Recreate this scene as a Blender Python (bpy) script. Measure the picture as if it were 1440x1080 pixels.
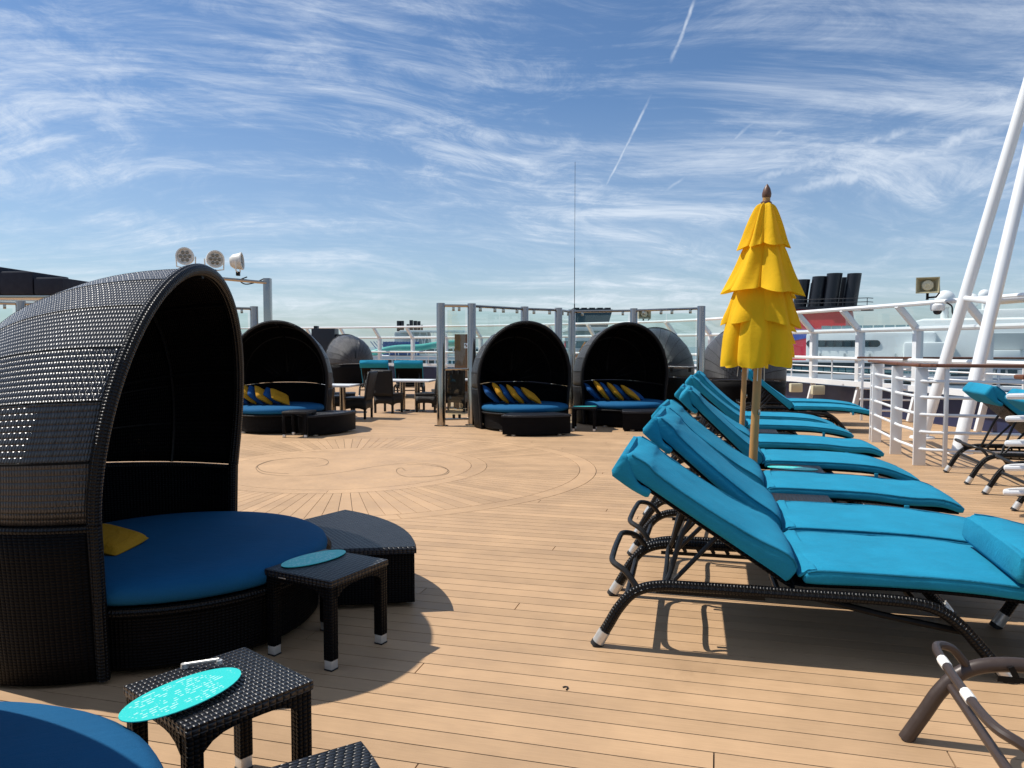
import bpy, bmesh, math, random
from mathutils import Vector, Matrix
R = math.radians
rnd = random.Random(7)
for o in list(bpy.data.objects): bpy.data.objects.remove(o)
scene = bpy.context.scene
col = scene.collection
TH = R(15.0)                       # the deck's planks run 15 degrees off the view

# ------------------------------------------------------------------ camera
cam = bpy.data.cameras.new('camera'); camo = bpy.data.objects.new('camera', cam); col.objects.link(camo)
camo.location = (0, 0, 1.6); camo.rotation_euler = (R(90 - 2.913), 0, 0)
cam.sensor_width = 36; cam.lens = 36 * 1081 / 1440; cam.clip_start = 0.05; cam.clip_end = 20000
scene.camera = camo
scene.view_settings.view_transform = 'Standard'; scene.view_settings.look = 'None'
scene.view_settings.exposure = 0.0; scene.view_settings.gamma = 1.0
scene.view_settings.use_curve_mapping = False

# ------------------------------------------------------------------ sun and sky
SUN_EL = R(56.6); SUN_AZ = (-0.966, 0.259)      # towards the sun
sun = bpy.data.lights.new('sun', 'SUN'); sun.energy = 5.0; sun.angle = R(0.53); sun.color = (1.0, 0.955, 0.88)
suno = bpy.data.objects.new('sun', sun); col.objects.link(suno)
sd = Vector((SUN_AZ[0] * math.cos(SUN_EL), SUN_AZ[1] * math.cos(SUN_EL), math.sin(SUN_EL)))
suno.rotation_euler = sd.to_track_quat('Z', 'Y').to_euler(); suno.location = (-20, 5, 30)

class NT:
    """tiny node helper"""
    def __init__(s, tree): s.t = tree; s.n = tree.nodes; s.l = tree.links
    def node(s, typ, **kw):
        n = s.n.new(typ)
        for k, v in kw.items(): setattr(n, k, v)
        return n
    def put(s, sock, v):
        if isinstance(v, bpy.types.NodeSocket): s.l.new(v, sock)
        elif v is not None: sock.default_value = v
    def math(s, op, a, b=None, c=None, clamp=False):
        n = s.node('ShaderNodeMath', operation=op); n.use_clamp = clamp
        s.put(n.inputs[0], a)
        if b is not None: s.put(n.inputs[1], b)
        if c is not None: s.put(n.inputs[2], c)
        return n.outputs[0]
    def vmath(s, op, a, b=None):
        n = s.node('ShaderNodeVectorMath', operation=op); s.put(n.inputs[0], a)
        if b is not None: s.put(n.inputs[1], b)
        return n.outputs['Value'] if op in ('DOT_PRODUCT', 'LENGTH') else n.outputs[0]
    def noise(s, vec, scale, detail=4, rough=.55, dist=0, out='Fac'):
        n = s.node('ShaderNodeTexNoise'); s.put(n.inputs['Vector'], vec)
        n.inputs['Scale'].default_value = scale; n.inputs['Detail'].default_value = detail
        n.inputs['Roughness'].default_value = rough; n.inputs['Distortion'].default_value = dist
        return n.outputs[out]
    def mapr(s, v, a, b, c=0., d=1., smooth=False):
        n = s.node('ShaderNodeMapRange'); n.interpolation_type = 'SMOOTHSTEP' if smooth else 'LINEAR'
        s.put(n.inputs[0], v); n.inputs[1].default_value = a; n.inputs[2].default_value = b
        n.inputs[3].default_value = c; n.inputs[4].default_value = d
        return n.outputs[0]
    def mix(s, f, a, b, blend='MIX'):
        n = s.node('ShaderNodeMix', data_type='RGBA', blend_type=blend); s.put(n.inputs[0], f)
        s.put(n.inputs[6], a); s.put(n.inputs[7], b); return n.outputs[2]
    def mapping(s, v, scale=(1, 1, 1), rot=(0, 0, 0), loc=(0, 0, 0)):
        n = s.node('ShaderNodeMapping'); s.put(n.inputs[0], v); n.inputs['Scale'].default_value = scale
        n.inputs['Rotation'].default_value = rot; n.inputs['Location'].default_value = loc; return n.outputs[0]
    def sep(s, v):
        n = s.node('ShaderNodeSeparateXYZ'); s.put(n.inputs[0], v); return n.outputs
    def comb(s, x, y, z):
        n = s.node('ShaderNodeCombineXYZ'); s.put(n.inputs[0], x); s.put(n.inputs[1], y); s.put(n.inputs[2], z); return n.outputs[0]

world = bpy.data.worlds.new('World'); scene.world = world; world.use_nodes = True
T = NT(world.node_tree); T.n.clear()
sky = T.node('ShaderNodeTexSky', sky_type='NISHITA'); sky.sun_disc = False
sky.sun_elevation = SUN_EL; sky.sun_rotation = math.atan2(SUN_AZ[0], SUN_AZ[1])
sky.altitude = 30; sky.air_density = 1.0; sky.dust_density = 0.7; sky.ozone_density = 2.2
tc = T.node('ShaderNodeTexCoord')
dirv = T.vmath('NORMALIZE', tc.outputs['Generated'])
dx, dy, dz = T.sep(dirv)[:3]
# cirrus sheet: the direction projected on a flat layer high above
zz = T.math('ADD', T.math('MAXIMUM', dz, 0.0), 0.20)
px = T.math('DIVIDE', dx, zz); py = T.math('DIVIDE', dy, zz)
pl = T.comb(px, py, 0.0)
big = T.noise(T.mapping(pl, loc=(1.3, .4, 0)), 0.75, 3, .5)                       # where the sheets lie
turn = T.noise(T.mapping(pl, loc=(5, 2, 0)), .45, 2, .5, 0, 'Color')              # fibres fan and curl
plw = T.vmath('ADD', pl, T.vmath('MULTIPLY', T.vmath('SUBTRACT', turn, (.5, .5, .5)), (1.5, 1.5, 0)))
f1 = T.noise(T.mapping(plw, scale=(.55, 2.6, 1), rot=(0, 0, R(-22))), 1.5, 10, .66, .35)
f2 = T.noise(T.mapping(plw, scale=(1.1, 6.5, 1), rot=(0, 0, R(-30)), loc=(3, 1, 0)), 1.7, 9, .70, .25)
f3 = T.noise(T.mapping(plw, scale=(1.6, 2.0, 1), loc=(7, 2, 0)), 2.6, 9, .72, .8)
cl = T.math('ADD', T.math('MULTIPLY', f1, .46), T.math('ADD', T.math('MULTIPLY', f2, .16), T.math('MULTIPLY', f3, .38)))
cl = T.math('ADD', cl, T.math('MULTIPLY', T.math('SUBTRACT', big, .5), .38))
cl = T.mapr(cl, .415, .70, 0, 1, True)
cl = T.math('MULTIPLY', cl, .82)
# contrails: thin great-circle arcs
def px_dir(x, y):
    p = R(2.913); a = (x - 720) / 1081; b = (540 - y) / 1081
    return Vector((a, math.cos(p) + b * math.sin(p), -math.sin(p) + b * math.cos(p))).normalized()
def contrail(a, b, w, strength):
    global cl
    a, b = px_dir(*a), px_dir(*b); n = a.cross(b).normalized(); m = (a + b).normalized(); half = a.angle(b) / 2
    wob = T.math('MULTIPLY', T.math('SUBTRACT', T.noise(dirv, 26, 4, .6), .5), w * 2.2)
    dist = T.math('ABSOLUTE', T.math('ADD', T.vmath('DOT_PRODUCT', dirv, tuple(n)), wob))
    across = T.mapr(dist, 0, w, 1, 0, True)
    along = T.mapr(T.vmath('DOT_PRODUCT', dirv, tuple(m)), math.cos(half), math.cos(half * .45), 0, 1, True)
    br = T.mapr(T.noise(dirv, 60, 3, .6), .3, .6, .35, 1)
    cl = T.math('MAXIMUM', cl, T.math('MULTIPLY', T.math('MULTIPLY', across, along), T.math('MULTIPLY', br, strength)))
contrail((980, -6), (942, 92), .0034, .62); contrail((920, 126), (846, 274), .0024, .62)
contrail((1455, 165), (1080, 280), .013, .62); contrail((1330, 165), (1030, 265), .010, .5)
contrail((1090, 150), (915, 285), .0035, .36); contrail((1118, 172), (1030, 232), .004, .36)
hzn = T.mapr(dz, 0.0, 0.30, .26, 0.0)                      # thin milky air low over the sea
cl = T.math('MAXIMUM', cl, T.math('ADD', hzn, T.math('MULTIPLY', cl, .55)), clamp=True)
cloudcol = T.node('ShaderNodeRGB'); cloudcol.outputs[0].default_value = (9.6, 10.4, 11.4, 1)
skyb = T.mix(1.0, sky.outputs[0], (0.84, 1.04, 1.24, 1), 'MULTIPLY')
skyc = T.mix(cl, skyb, cloudcol.outputs[0])
bg = T.node('ShaderNodeBackground'); T.put(bg.inputs[0], skyc); bg.inputs[1].default_value = 0.090
wo = T.node('ShaderNodeOutputWorld'); T.l.new(bg.outputs[0], wo.inputs[0])

# ------------------------------------------------------------------ materials
def material(name):
    m = bpy.data.materials.new(name); m.use_nodes = True
    t = NT(m.node_tree); b = t.n['Principled BSDF']; return m, t, b
def rgba(c): return (c[0], c[1], c[2], 1)
def bump(t, b, h, strength, dist):
    n = t.node('ShaderNodeBump'); n.inputs['Strength'].default_value = strength; n.inputs['Distance'].default_value = dist
    t.put(n.inputs['Height'], h); t.l.new(n.outputs[0], b.inputs['Normal'])
def plain(name, c, rough=.5, metal=0, var=.12, scale=6, spec=.5, bumpy=0):
    m, t, b = material(name); g = t.node('ShaderNodeTexCoord').outputs['Object']
    n = t.noise(g, scale, 5, .6)
    lo = [x * (1 - var) for x in c]; hi = [min(1, x * (1 + var)) for x in c]
    t.put(b.inputs['Base Color'], t.mix(n, rgba(lo), rgba(hi)))
    t.put(b.inputs['Roughness'], t.mapr(t.noise(g, scale * 2.3, 4), .3, .7, max(0.02, rough - .08), min(1, rough + .08)))
    b.inputs['Metallic'].default_value = metal; b.inputs['Specular IOR Level'].default_value = spec
    if bumpy: bump(t, b, t.noise(g, 140, 3), bumpy, .002)
    return m
def wicker(name, c, c2, cell=(.018, .018), holes=0.0, rough=.33, spec=.6):
    """plain weave of flat synthetic strands, in UV metres"""
    m, t, b = material(name); uv = t.node('ShaderNodeTexCoord').outputs['UV']
    x, y = t.sep(t.mapping(uv, scale=(1 / cell[0], 1 / cell[1], 1)))[:2]
    fx = t.math('FRACT', x); fy = t.math('FRACT', y)
    par = t.math('FLOORED_MODULO', t.math('ADD', t.math('FLOOR', x), t.math('FLOOR', y)), 2.0)
    ax = t.math('ABSOLUTE', t.math('SUBTRACT', t.math('MULTIPLY', fx, 2.0), 1.0))
    ay = t.math('ABSOLUTE', t.math('SUBTRACT', t.math('MULTIPLY', fy, 2.0), 1.0))
    def strand(across, along):
        p = t.math('SUBTRACT', 1.0, t.math('POWER', across, 3.0)); q = t.math('SUBTRACT', 1.0, t.math('POWER', along, 2.0))
        return t.math('MULTIPLY', p, t.math('ADD', .35, t.math('MULTIPLY', q, .65)))
    hA = strand(ay, ax); hB = strand(ax, ay)
    h = t.math('ADD', t.math('MULTIPLY', hA, par), t.math('MULTIPLY', hB, t.math('SUBTRACT', 1.0, par)))
    n = t.noise(t.mapping(uv, scale=(2.5, 26, 1)), 1.0, 4, .65)      # bundles of strands weather unevenly
    t.put(b.inputs['Base Color'], t.mix(t.math('MULTIPLY', t.math('POWER', h, 1.6), t.mapr(n, .32, .68, .30, 1.0)), rgba(c), rgba(c2)))  # lit strand crests and shaded gaps are put into the colour
    b.inputs['Roughness'].default_value = rough; b.inputs['Specular IOR Level'].default_value = spec
    bump(t, b, h, 1.0, min(cell) * .32)
    if holes:
        gap = t.math('MULTIPLY', t.math('GREATER_THAN', ax, 1 - holes), t.math('GREATER_THAN', ay, 1 - holes))
        gap = t.math('MULTIPLY', gap, t.math('GREATER_THAN', t.noise(uv, 14, 2), .44))
        t.put(b.inputs['Alpha'], t.math('SUBTRACT', 1.0, gap))
    return m
def fabric(name, c, var=.14, transl=0.0, weave=900, wr=.35, rough=.85):
    m, t, b = material(name); g = t.node('ShaderNodeTexCoord').outputs['Object']
    fine = t.noise(t.mapping(g, scale=(1, 1, 1)), weave * .35, 2, .7); big = t.noise(g, 3.5, 4, .6)
    f = t.math('ADD', t.math('MULTIPLY', fine, .5), t.math('MULTIPLY', big, .5))
    f = t.mapr(f, .32, .68, 0, 1)
    t.put(b.inputs['Base Color'], t.mix(f, rgba([x * (1 - var) for x in c]), rgba([min(1, x * (1 + var)) for x in c])))
    b.inputs['Roughness'].default_value = rough; b.inputs['Specular IOR Level'].default_value = .25
    wrk = t.noise(t.mapping(g, scale=(1.0, 2.4, 1.6), rot=(.3, .2, .5)), 7.5, 6, .6, 1.5)
    hh = t.math('ADD', t.math('MULTIPLY', wrk, wr), t.math('MULTIPLY', fine, .025))
    bump(t, b, hh, .8, .05)
    if transl:
        tr = t.node('ShaderNodeBsdfTranslucent'); tr.inputs[0].default_value = rgba(c)
        mx = t.node('ShaderNodeMixShader'); mx.inputs[0].default_value = transl
        out = t.n['Material Output']; t.l.new(b.outputs[0], mx.inputs[1]); t.l.new(tr.outputs[0], mx.inputs[2]); t.l.new(mx.outputs[0], out.inputs[0])
    return m
def deckwood(name, c, along=True):
    m, t, b = material(name); g = t.node('ShaderNodeTexCoord').outputs['Object']
    oi = t.node('ShaderNodeObjectInfo')
    gv = t.mapping(g, scale=(1.2, 26, 10) if along else (5, 5, 5))
    gr = t.noise(gv, 4.0, 6, .65, .4); bl = t.noise(g, .55, 5, .62); sp = t.noise(g, 2.2, 5, .7)
    v = t.math('ADD', t.math('MULTIPLY', gr, .30), t.math('ADD', t.math('MULTIPLY', bl, .45), t.math('MULTIPLY', sp, .25)))
    v = t.math('ADD', v, t.math('MULTIPLY', t.math('SUBTRACT', oi.outputs['Random'], .5), .17))
    v = t.mapr(v, .34, .66, 0, 1)
    cc = t.mix(v, rgba([x * .80 for x in c]), rgba([x * 1.14 for x in c]))
    st = t.mapr(t.noise(t.mapping(g, scale=(1, 1, 1), loc=(9, 4, 0)), 1.3, 6, .7, .8), .60, .74, 0, .30, True)   # scuffs
    cc = t.mix(st, cc, rgba([c[0] * .62, c[1] * .60, c[2] * .60]))
    sc = t.mapr(t.noise(g, 34, 3, .6), .70, .76, 0, .22)
    cc = t.mix(sc, cc, rgba([c[0] * 1.35, c[1] * 1.4, c[2] * 1.5]))
    t.put(b.inputs['Base Color'], cc)
    t.put(b.inputs['Roughness'], t.mapr(sp, .3, .7, .50, .72)); b.inputs['Specular IOR Level'].default_value = .35
    bump(t, b, gr, .25, .002)
    return m
def glass(name, tint=(.80, .93, .92), rough=.02):
    m, t, b = material(name); out = t.n['Material Output']; t.n.remove(b)
    tr = t.node('ShaderNodeBsdfTransparent'); tr.inputs[0].default_value = rgba(tint)
    gl = t.node('ShaderNodeBsdfGlossy'); gl.inputs['Roughness'].default_value = rough
    ge = t.node('ShaderNodeNewGeometry')                      # thin sheet: the same from both sides
    cs = t.math('ABSOLUTE', t.vmath('DOT_PRODUCT', ge.outputs['Incoming'], ge.outputs['Normal']))
    sch = t.math('ADD', .05, t.math('MULTIPLY', .85, t.math('POWER', t.math('SUBTRACT', 1.0, cs, None, True), 5.0)))
    g = t.node('ShaderNodeTexCoord').outputs['Object']
    f = t.math('MULTIPLY', sch, t.mapr(t.noise(g, 1.5, 3), .3, .7, .8, 1.0), clamp=True)
    mx = t.node('ShaderNodeMixShader'); t.put(mx.inputs[0], f)
    t.l.new(tr.outputs[0], mx.inputs[1]); t.l.new(gl.outputs[0], mx.inputs[2]); t.l.new(mx.outputs[0], out.inputs[0])
    return m

WOOD = (.49, .312, .172)
M = dict(
    plank=deckwood('deck_plank', WOOD), disc=deckwood('deck_disc', [x * 1.06 for x in WOOD], False),
    inlay=plain('inlay_strip', (.15, .095, .05), .7, 0, .2, 20),
    caulk=plain('caulk', (.035, .028, .022), .8, 0, .2, 20),
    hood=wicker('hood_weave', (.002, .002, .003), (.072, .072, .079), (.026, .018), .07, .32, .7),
    hoodshade=wicker('hood_weave_shaded', (.001, .001, .0012), (.006, .006, .007), (.026, .018), .07, .5, .08),  # inner face of the same weave, the hood's shade put into its colour
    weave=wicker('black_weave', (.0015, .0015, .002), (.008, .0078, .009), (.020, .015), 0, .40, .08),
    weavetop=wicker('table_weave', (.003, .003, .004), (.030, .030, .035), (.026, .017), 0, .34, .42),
    chairweave=wicker('chair_weave', (.003, .003, .003), (.020, .018, .019), (.030, .022), 0, .4, .3),
    wrap=wicker('wrapped_strand', (.002, .002, .002), (.012, .0115, .013), (.016, .018), 0, .34, .24),
    dark=plain('dark_frame', (.004, .004, .004), .5, 0, .2, 12, .2),
    tube=plain('grey_tube', (.014, .0135, .0135), .42, .1, .15, 14, .4),
    brown=plain('brown_tube', (.055, .037, .029), .42, .1, .18, 14),
    teal=fabric('teal_canvas', (.011, .235, .375), .20, 0, 900, .16, .9), bed=fabric('bed_canvas', (.004, .092, .215), .12, 0, 900, .12),
    piping=fabric('teal_piping', (.008, .17, .28)),
    blue=fabric('blue_pillow', (.005, .065, .21)), gold=fabric('gold_pillow', (.46, .225, .010)),
    yellow=fabric('yellow_canvas', (.90, .545, .012), .06, .28, 700, .10),
    steel=plain('steel', (.42, .37, .31), .16, 1.0, .06, 3), cap=plain('alloy_cap', (.66, .65, .62), .35, .5, .1, 20),
    rubber=plain('rubber', (.012, .012, .012), .7), white=plain('white_paint', (.78, .79, .79), .38, 0, .05, 2.5),
    whitetop=plain('white_laminate', (.80, .80, .78), .3, 0, .04, 3), tape=plain('white_tape', (.82, .80, .74), .6, 0, .1, 30),
    pole=plain('varnished_wood', (.43, .235, .075), .42, 0, .22, 9), finial=plain('dark_wood', (.12, .055, .03), .4, 0, .2, 9),
    caprail=plain('cap_rail_wood', (.17, .062, .028), .35, 0, .25, 5), cabinet=plain('brown_panel', (.16, .075, .030), .45, 0, .2, 4),
    beige=plain('beige_plastic', (.42, .38, .24), .45, 0, .08, 6), beige2=plain('pale_beige', (.62, .57, .40), .45, 0, .06, 6),
    lamp=plain('lamp_white', (.70, .68, .62), .4, 0, .08, 8), led=plain('led_lens', (.23, .20, .15), .15, .3, .2, 20),
    navy=plain('navy_paint', (.020, .030, .085), .4, 0, .2, 3), navyc=plain('navy_canvas', (.006, .008, .020), .7, 0, .2, 3),
    black=plain('black_paint', (.008, .009, .014), .4, 0, .2, 3), red=plain('red_paint', (.42, .014, .034), .4, 0, .12, .3),
    flag=plain('blue_emblem', (.03, .07, .33), .45, 0, .1, .5), shipwhite=plain('ship_white', (.74, .77, .76), .4, 0, .05, .4),
    shipgrey=plain('ship_grey', (.36, .40, .41), .5, 0, .12, .5), shipglass=plain('ship_glass', (.020, .050, .065), .12, 0, .35, .8, .8),
    tealglass=plain('teal_glass', (.13, .26, .29), .15, 0, .25, .9, .8), slide=plain('slide_green', (.10, .42, .36), .3, 0, .1, .5),
    lattice=plain('lattice_blue', (.06, .12, .30), .5, 0, .15, 1), orange=plain('orange_paint', (.55, .20, .04), .5),
    cord=plain('black_cable', (.010, .010, .012), .5), glass=glass('clear_glass', (.90, .96, .955)), glassg=glass('green_glass', (.90, .965, .96)),
)
# menu card: pale turquoise with rows of fine white print
def menu_mat():
    m, t, b = material('menu_card'); g = t.node('ShaderNodeTexCoord').outputs['Object']
    x, y = t.sep(g)[:2]
    row = t.math('FRACT', t.math('MULTIPLY', y, 105.0)); line = t.math('LESS_THAN', row, .38)
    rowid = t.math('FLOOR', t.math('MULTIPLY', y, 105.0))
    wn = t.node('ShaderNodeTexNoise'); wn.inputs['Scale'].default_value = 1; wn.inputs['Detail'].default_value = 2
    t.put(wn.inputs['Vector'], t.comb(t.math('MULTIPLY', x, 90.0), t.math('MULTIPLY', rowid, 3.7), 0.0))
    ink = t.math('MULTIPLY', line, t.math('GREATER_THAN', wn.outputs['Fac'], .50))
    blk = t.noise(t.comb(t.math('MULTIPLY', x, 14.0), t.math('MULTIPLY', y, 22.0), 3.0), 1, 1)
    ink = t.math('MULTIPLY', ink, t.math('GREATER_THAN', blk, .46))
    rr = t.math('ADD', t.math('POWER', t.math('DIVIDE', x, .165), 2.0), t.math('POWER', t.math('DIVIDE', y, .075), 2.0))
    ink = t.math('MULTIPLY', ink, t.math('LESS_THAN', rr, .80))
    t.put(b.inputs['Base Color'], t.mix(t.math('MULTIPLY', ink, .5), (.035, .60, .56, 1), (.80, .90, .88, 1)))
    b.inputs['Roughness'].default_value = .38
    return m
M['menu'] = menu_mat()
def sea_mat():
    m, t, b = material('sea_water'); g = t.node('ShaderNodeTexCoord').outputs['Object']
    b.inputs['Base Color'].default_value = (.012, .045, .065, 1); b.inputs['Roughness'].default_value = .12
    bump(t, b, t.noise(g, .35, 6, .65), .5, .6); return m
M['sea'] = sea_mat()

# ------------------------------------------------------------------ mesh builder
class MB:
    def __init__(s): s.v = []; s.f = []; s.uv = []
    def add(s, verts, faces, uvs=None):
        k = len(s.v); s.v += [tuple(v) for v in verts]
        for i, f in enumerate(faces):
            s.f.append([k + a for a in f]); s.uv.append(uvs[i] if uvs else None)
        return s
    def box(s, c, size, rot=None, bev=0.0, taper=None):
        bm = bmesh.new(); bmesh.ops.create_cube(bm, size=1)
        for v in bm.verts:
            f = taper if (taper and v.co.z > 0) else 1
            v.co = Vector((v.co.x * size[0] * f, v.co.y * size[1] * f, v.co.z * size[2]))
        if bev: bmesh.ops.bevel(bm, geom=bm.edges[:], offset=bev, segments=2, profile=.6, affect='EDGES')
        mt = Matrix.Translation(c) @ (rot.to_4x4() if rot is not None else Matrix())
        bm.verts.index_update()
        s.add([mt @ v.co for v in bm.verts], [[v.index for v in f.verts] for f in bm.faces]); bm.free(); return s
    def tube(s, pts, r, seg=10, cap=True, closed=False):
        pts = [Vector(p) for p in pts]; n = len(pts); rs = r if isinstance(r, (list, tuple)) else [r] * n
        vs = []; up = None; L = 0; Ls = []
        for i, p in enumerate(pts):
            a = pts[i - 1] if (i or closed) else p; b = pts[(i + 1) % n] if (i < n - 1 or closed) else p
            t = (b - a).normalized()
            if up is None: up = Vector((0, 0, 1)) if abs(t.z) < .9 else Vector((1, 0, 0))
            side = t.cross(up)
            if side.length < 1e-4: side = t.cross(Vector((0, 1, 0)))
            side.normalize(); up = side.cross(t).normalized()
            if i: L += (p - pts[i - 1]).length
            Ls.append(L)
            for j in range(seg):
                an = 2 * math.pi * j / seg; vs.append(p + (side * math.cos(an) + up * math.sin(an)) * rs[i])
        fs = []; uv = []; m = n if closed else n - 1
        for i in range(m):
            for j in range(seg):
                k = (i + 1) % n; j2 = (j + 1) % seg
                fs.append([i * seg + j, i * seg + j2, k * seg + j2, k * seg + j])
                w = 2 * math.pi * rs[i] / seg; l2 = Ls[i + 1] if i + 1 < n else L + .1
                uv.append([(Ls[i], j * w), (Ls[i], (j + 1) * w), (l2, (j + 1) * w), (l2, j * w)])
        if cap and not closed:
            fs.append(list(range(seg))[::-1]); uv.append(None); fs.append([(n - 1) * seg + j for j in range(seg)]); uv.append(None)
        return s.add(vs, fs, uv)
    def lathe(s, prof, c=(0, 0, 0), seg=32, a0=0, a1=2 * math.pi, axis=None):
        full = abs(a1 - a0 - 2 * math.pi) < 1e-6; na = seg if full else seg + 1
        vs = []; fs = []; uv = []; L = [0]
        for i in range(1, len(prof)): L.append(L[-1] + math.hypot(prof[i][0] - prof[i - 1][0], prof[i][1] - prof[i - 1][1]))
        rm = max(p[0] for p in prof)
        for j in range(na):
            a = a0 + (a1 - a0) * j / seg
            for r, z in prof:
                v = Vector((r * math.cos(a), r * math.sin(a), z))
                if axis is not None: v = axis @ v
                vs.append(v + Vector(c))
        n = len(prof)
        for j in range(seg):
            k = (j + 1) % na
            for i in range(n - 1):
                fs.append([j * n + i, k * n + i, k * n + i + 1, j * n + i + 1])
                u0 = rm * (a1 - a0) * j / seg; u1 = rm * (a1 - a0) * (j + 1) / seg
                uv.append([(u0, L[i]), (u1, L[i]), (u1, L[i + 1]), (u0, L[i + 1])])
        return s.add(vs, fs, uv)
    def grid(s, fn, nu, nv, uvfn=None, flip=False, closed_u=False):
        vs = [fn(i / nu, j / nv) for i in range(nu + (0 if closed_u else 1)) for j in range(nv + 1)]
        fs = []; uv = []; w = nu if closed_u else nu + 1
        for i in range(nu):
            for j in range(nv):
                k = (i + 1) % w
                q = [(i, j), (i + 1, j), (i + 1, j + 1), (i, j + 1)]
                ids = [i * (nv + 1) + j, k * (nv + 1) + j, k * (nv + 1) + j + 1, i * (nv + 1) + j + 1]
                us = [uvfn(a / nu, b / nv) for a, b in q] if uvfn else None
                if flip: ids = ids[::-1]; us = us[::-1] if us else None
                fs.append(ids); uv.append(us)
        return s.add(vs, fs, uv)
    def build(s, name, mat, parent=None, smooth=35, loc=None, rot=None):
        me = bpy.data.meshes.new(name); me.from_pydata(s.v, [], s.f); me.update()
        ul = me.uv_layers.new(name='UVMap'); li = 0
        for p in me.polygons:
            u = s.uv[p.index]; n = p.normal; ax = max(range(3), key=lambda i: abs(n[i]))
            for q, l in enumerate(p.loop_indices):
                if u: ul.data[l].uv = u[q]
                else:
                    co = me.vertices[me.loops[l].vertex_index].co
                    ul.data[l].uv = (co.y, co.z) if ax == 0 else ((co.x, co.z) if ax == 1 else (co.x, co.y))
        me.materials.append(M[mat] if isinstance(mat, str) else mat)
        if smooth:
            me.polygons.foreach_set('use_smooth', [True] * len(me.polygons)); me.set_sharp_from_angle(angle=R(smooth))
        me.validate()
        o = bpy.data.objects.new(name, me); col.objects.link(o)
        if parent is not None: o.parent = parent
        if loc is not None: o.location = loc
        if rot is not None: o.rotation_euler = rot
        return o

def tag(o, label=None, cat=None, group=None, kind=None):
    if label: o['label'] = label
    if cat: o['category'] = cat
    if group: o['group'] = group
    if kind: o['kind'] = kind
    return o
def empty(name, loc=(0, 0, 0), rz=0.0):
    o = bpy.data.objects.new(name, None); col.objects.link(o); o.location = loc; o.rotation_euler = (0, 0, rz); o.empty_display_size = .2
    return o
def copy_tree(o, parent=None):
    c = o.copy(); col.objects.link(c); c.parent = parent
    for ch in list(o.children): copy_tree(ch, c)
    return c
def K(X, Y, z=0.0):
    """plank-aligned deck position -> world"""
    return (X * math.cos(TH) + Y * math.sin(TH), -X * math.sin(TH) + Y * math.cos(TH), z)
def rz(a): return Matrix.Rotation(a, 3, 'Z')
def smooth_path(pts, n=8):
    """Catmull-Rom through pts"""
    P = [Vector(p) for p in pts]; P = [P[0] * 2 - P[1]] + P + [P[-1] * 2 - P[-2]]; out = []
    for i in range(1, len(P) - 2):
        for k in range(n):
            t = k / n; a, b, c, d = P[i - 1:i + 3]
            out.append(.5 * ((2 * b) + (c - a) * t + (2 * a - 5 * b + 4 * c - d) * t * t + (3 * b - a - 3 * c + d) * t ** 3))
    return out + [P[-2]]

# ------------------------------------------------------------------ sea and deck
MB().add([(-9000, -9000, -24), (9000, -9000, -24), (9000, 9000, -24), (-9000, 9000, -24)], [[0, 1, 2, 3]]).build('sea', 'sea', smooth=0)['kind'] = 'structure'

RAIL = [(9.6, 4.0), (9.1, 8.5), (8.39, 12.6), (7.85, 16), (7.24, 19.1), (6.57, 23.0), (5.75, 25.6), (4.8, 27.3), (2.4, 29.8), (-3.3, 33.8), (-8.3, 36.4), (-14.5, 38.0), (-20.0, 37.4), (-23.2, 34.2), (-24.2, 28), (-24.2, 16), (-24.2, 2)]
def unK(p): return (p[0] * math.cos(TH) - p[1] * math.sin(TH), p[0] * math.sin(TH) + p[1] * math.cos(TH))
outline = [(9.9, -3.0)] + [(p[0] + .6, p[1] + .55) for p in RAIL[:12]] + [(-20.4, 38.4), (-24.1, 34.8), (-25.0, 28), (-25.0, -3.0)]
out_p = [unK(p) for p in outline]
deck = MB().add([(x, y, -.008) for x, y in out_p], [list(range(len(out_p)))[::-1]])
nb = len(out_p)
deck.add([(x, y, -.008) for x, y in out_p] + [(x, y, -.6) for x, y in out_p], [[i, (i + 1) % nb, nb + (i + 1) % nb, nb + i] for i in range(nb)])
decko = deck.build('deck', 'caulk', smooth=0, rot=(0, 0, -TH)); decko['kind'] = 'structure'
if decko.data.polygons[0].normal.z < 0: decko.data.flip_normals()

MC = unK((-2.17, 10.05)); RO = 3.26; PW = .125; GAP = .0055
def row_span(y):
    xs = []
    for i in range(len(out_p)):
        (x0, y0), (x1, y1) = out_p[i], out_p[(i + 1) % len(out_p)]
        if (y0 - y) * (y1 - y) < 0: xs.append(x0 + (y - y0) / (y1 - y0) * (x1 - x0))
    return (min(xs), max(xs)) if len(xs) > 1 else None
def circ(y):
    d = RO * RO - (y - MC[1]) ** 2
    return math.sqrt(d) if d > 0 else None
planks = []
def plank(y0, y1, xl, xr):
    ns = 5; L = [(xl(y0 + (y1 - y0) * k / ns), y0 + (y1 - y0) * k / ns) for k in range(ns + 1)] if callable(xl) else [(xl, y0), (xl, y1)]
    Rr = [(xr(y0 + (y1 - y0) * k / ns), y0 + (y1 - y0) * k / ns) for k in range(ns + 1)] if callable(xr) else [(xr, y0), (xr, y1)]
    if L[0][0] > Rr[0][0] - .03 and L[-1][0] > Rr[-1][0] - .03: return
    poly = Rr + L[::-1]
    planks.append((poly, math.hypot(sum(p[0] for p in poly) / len(poly) - 0, sum(p[1] for p in poly) / len(poly) - 2.0)))
row = 0; y = -2.2
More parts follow.
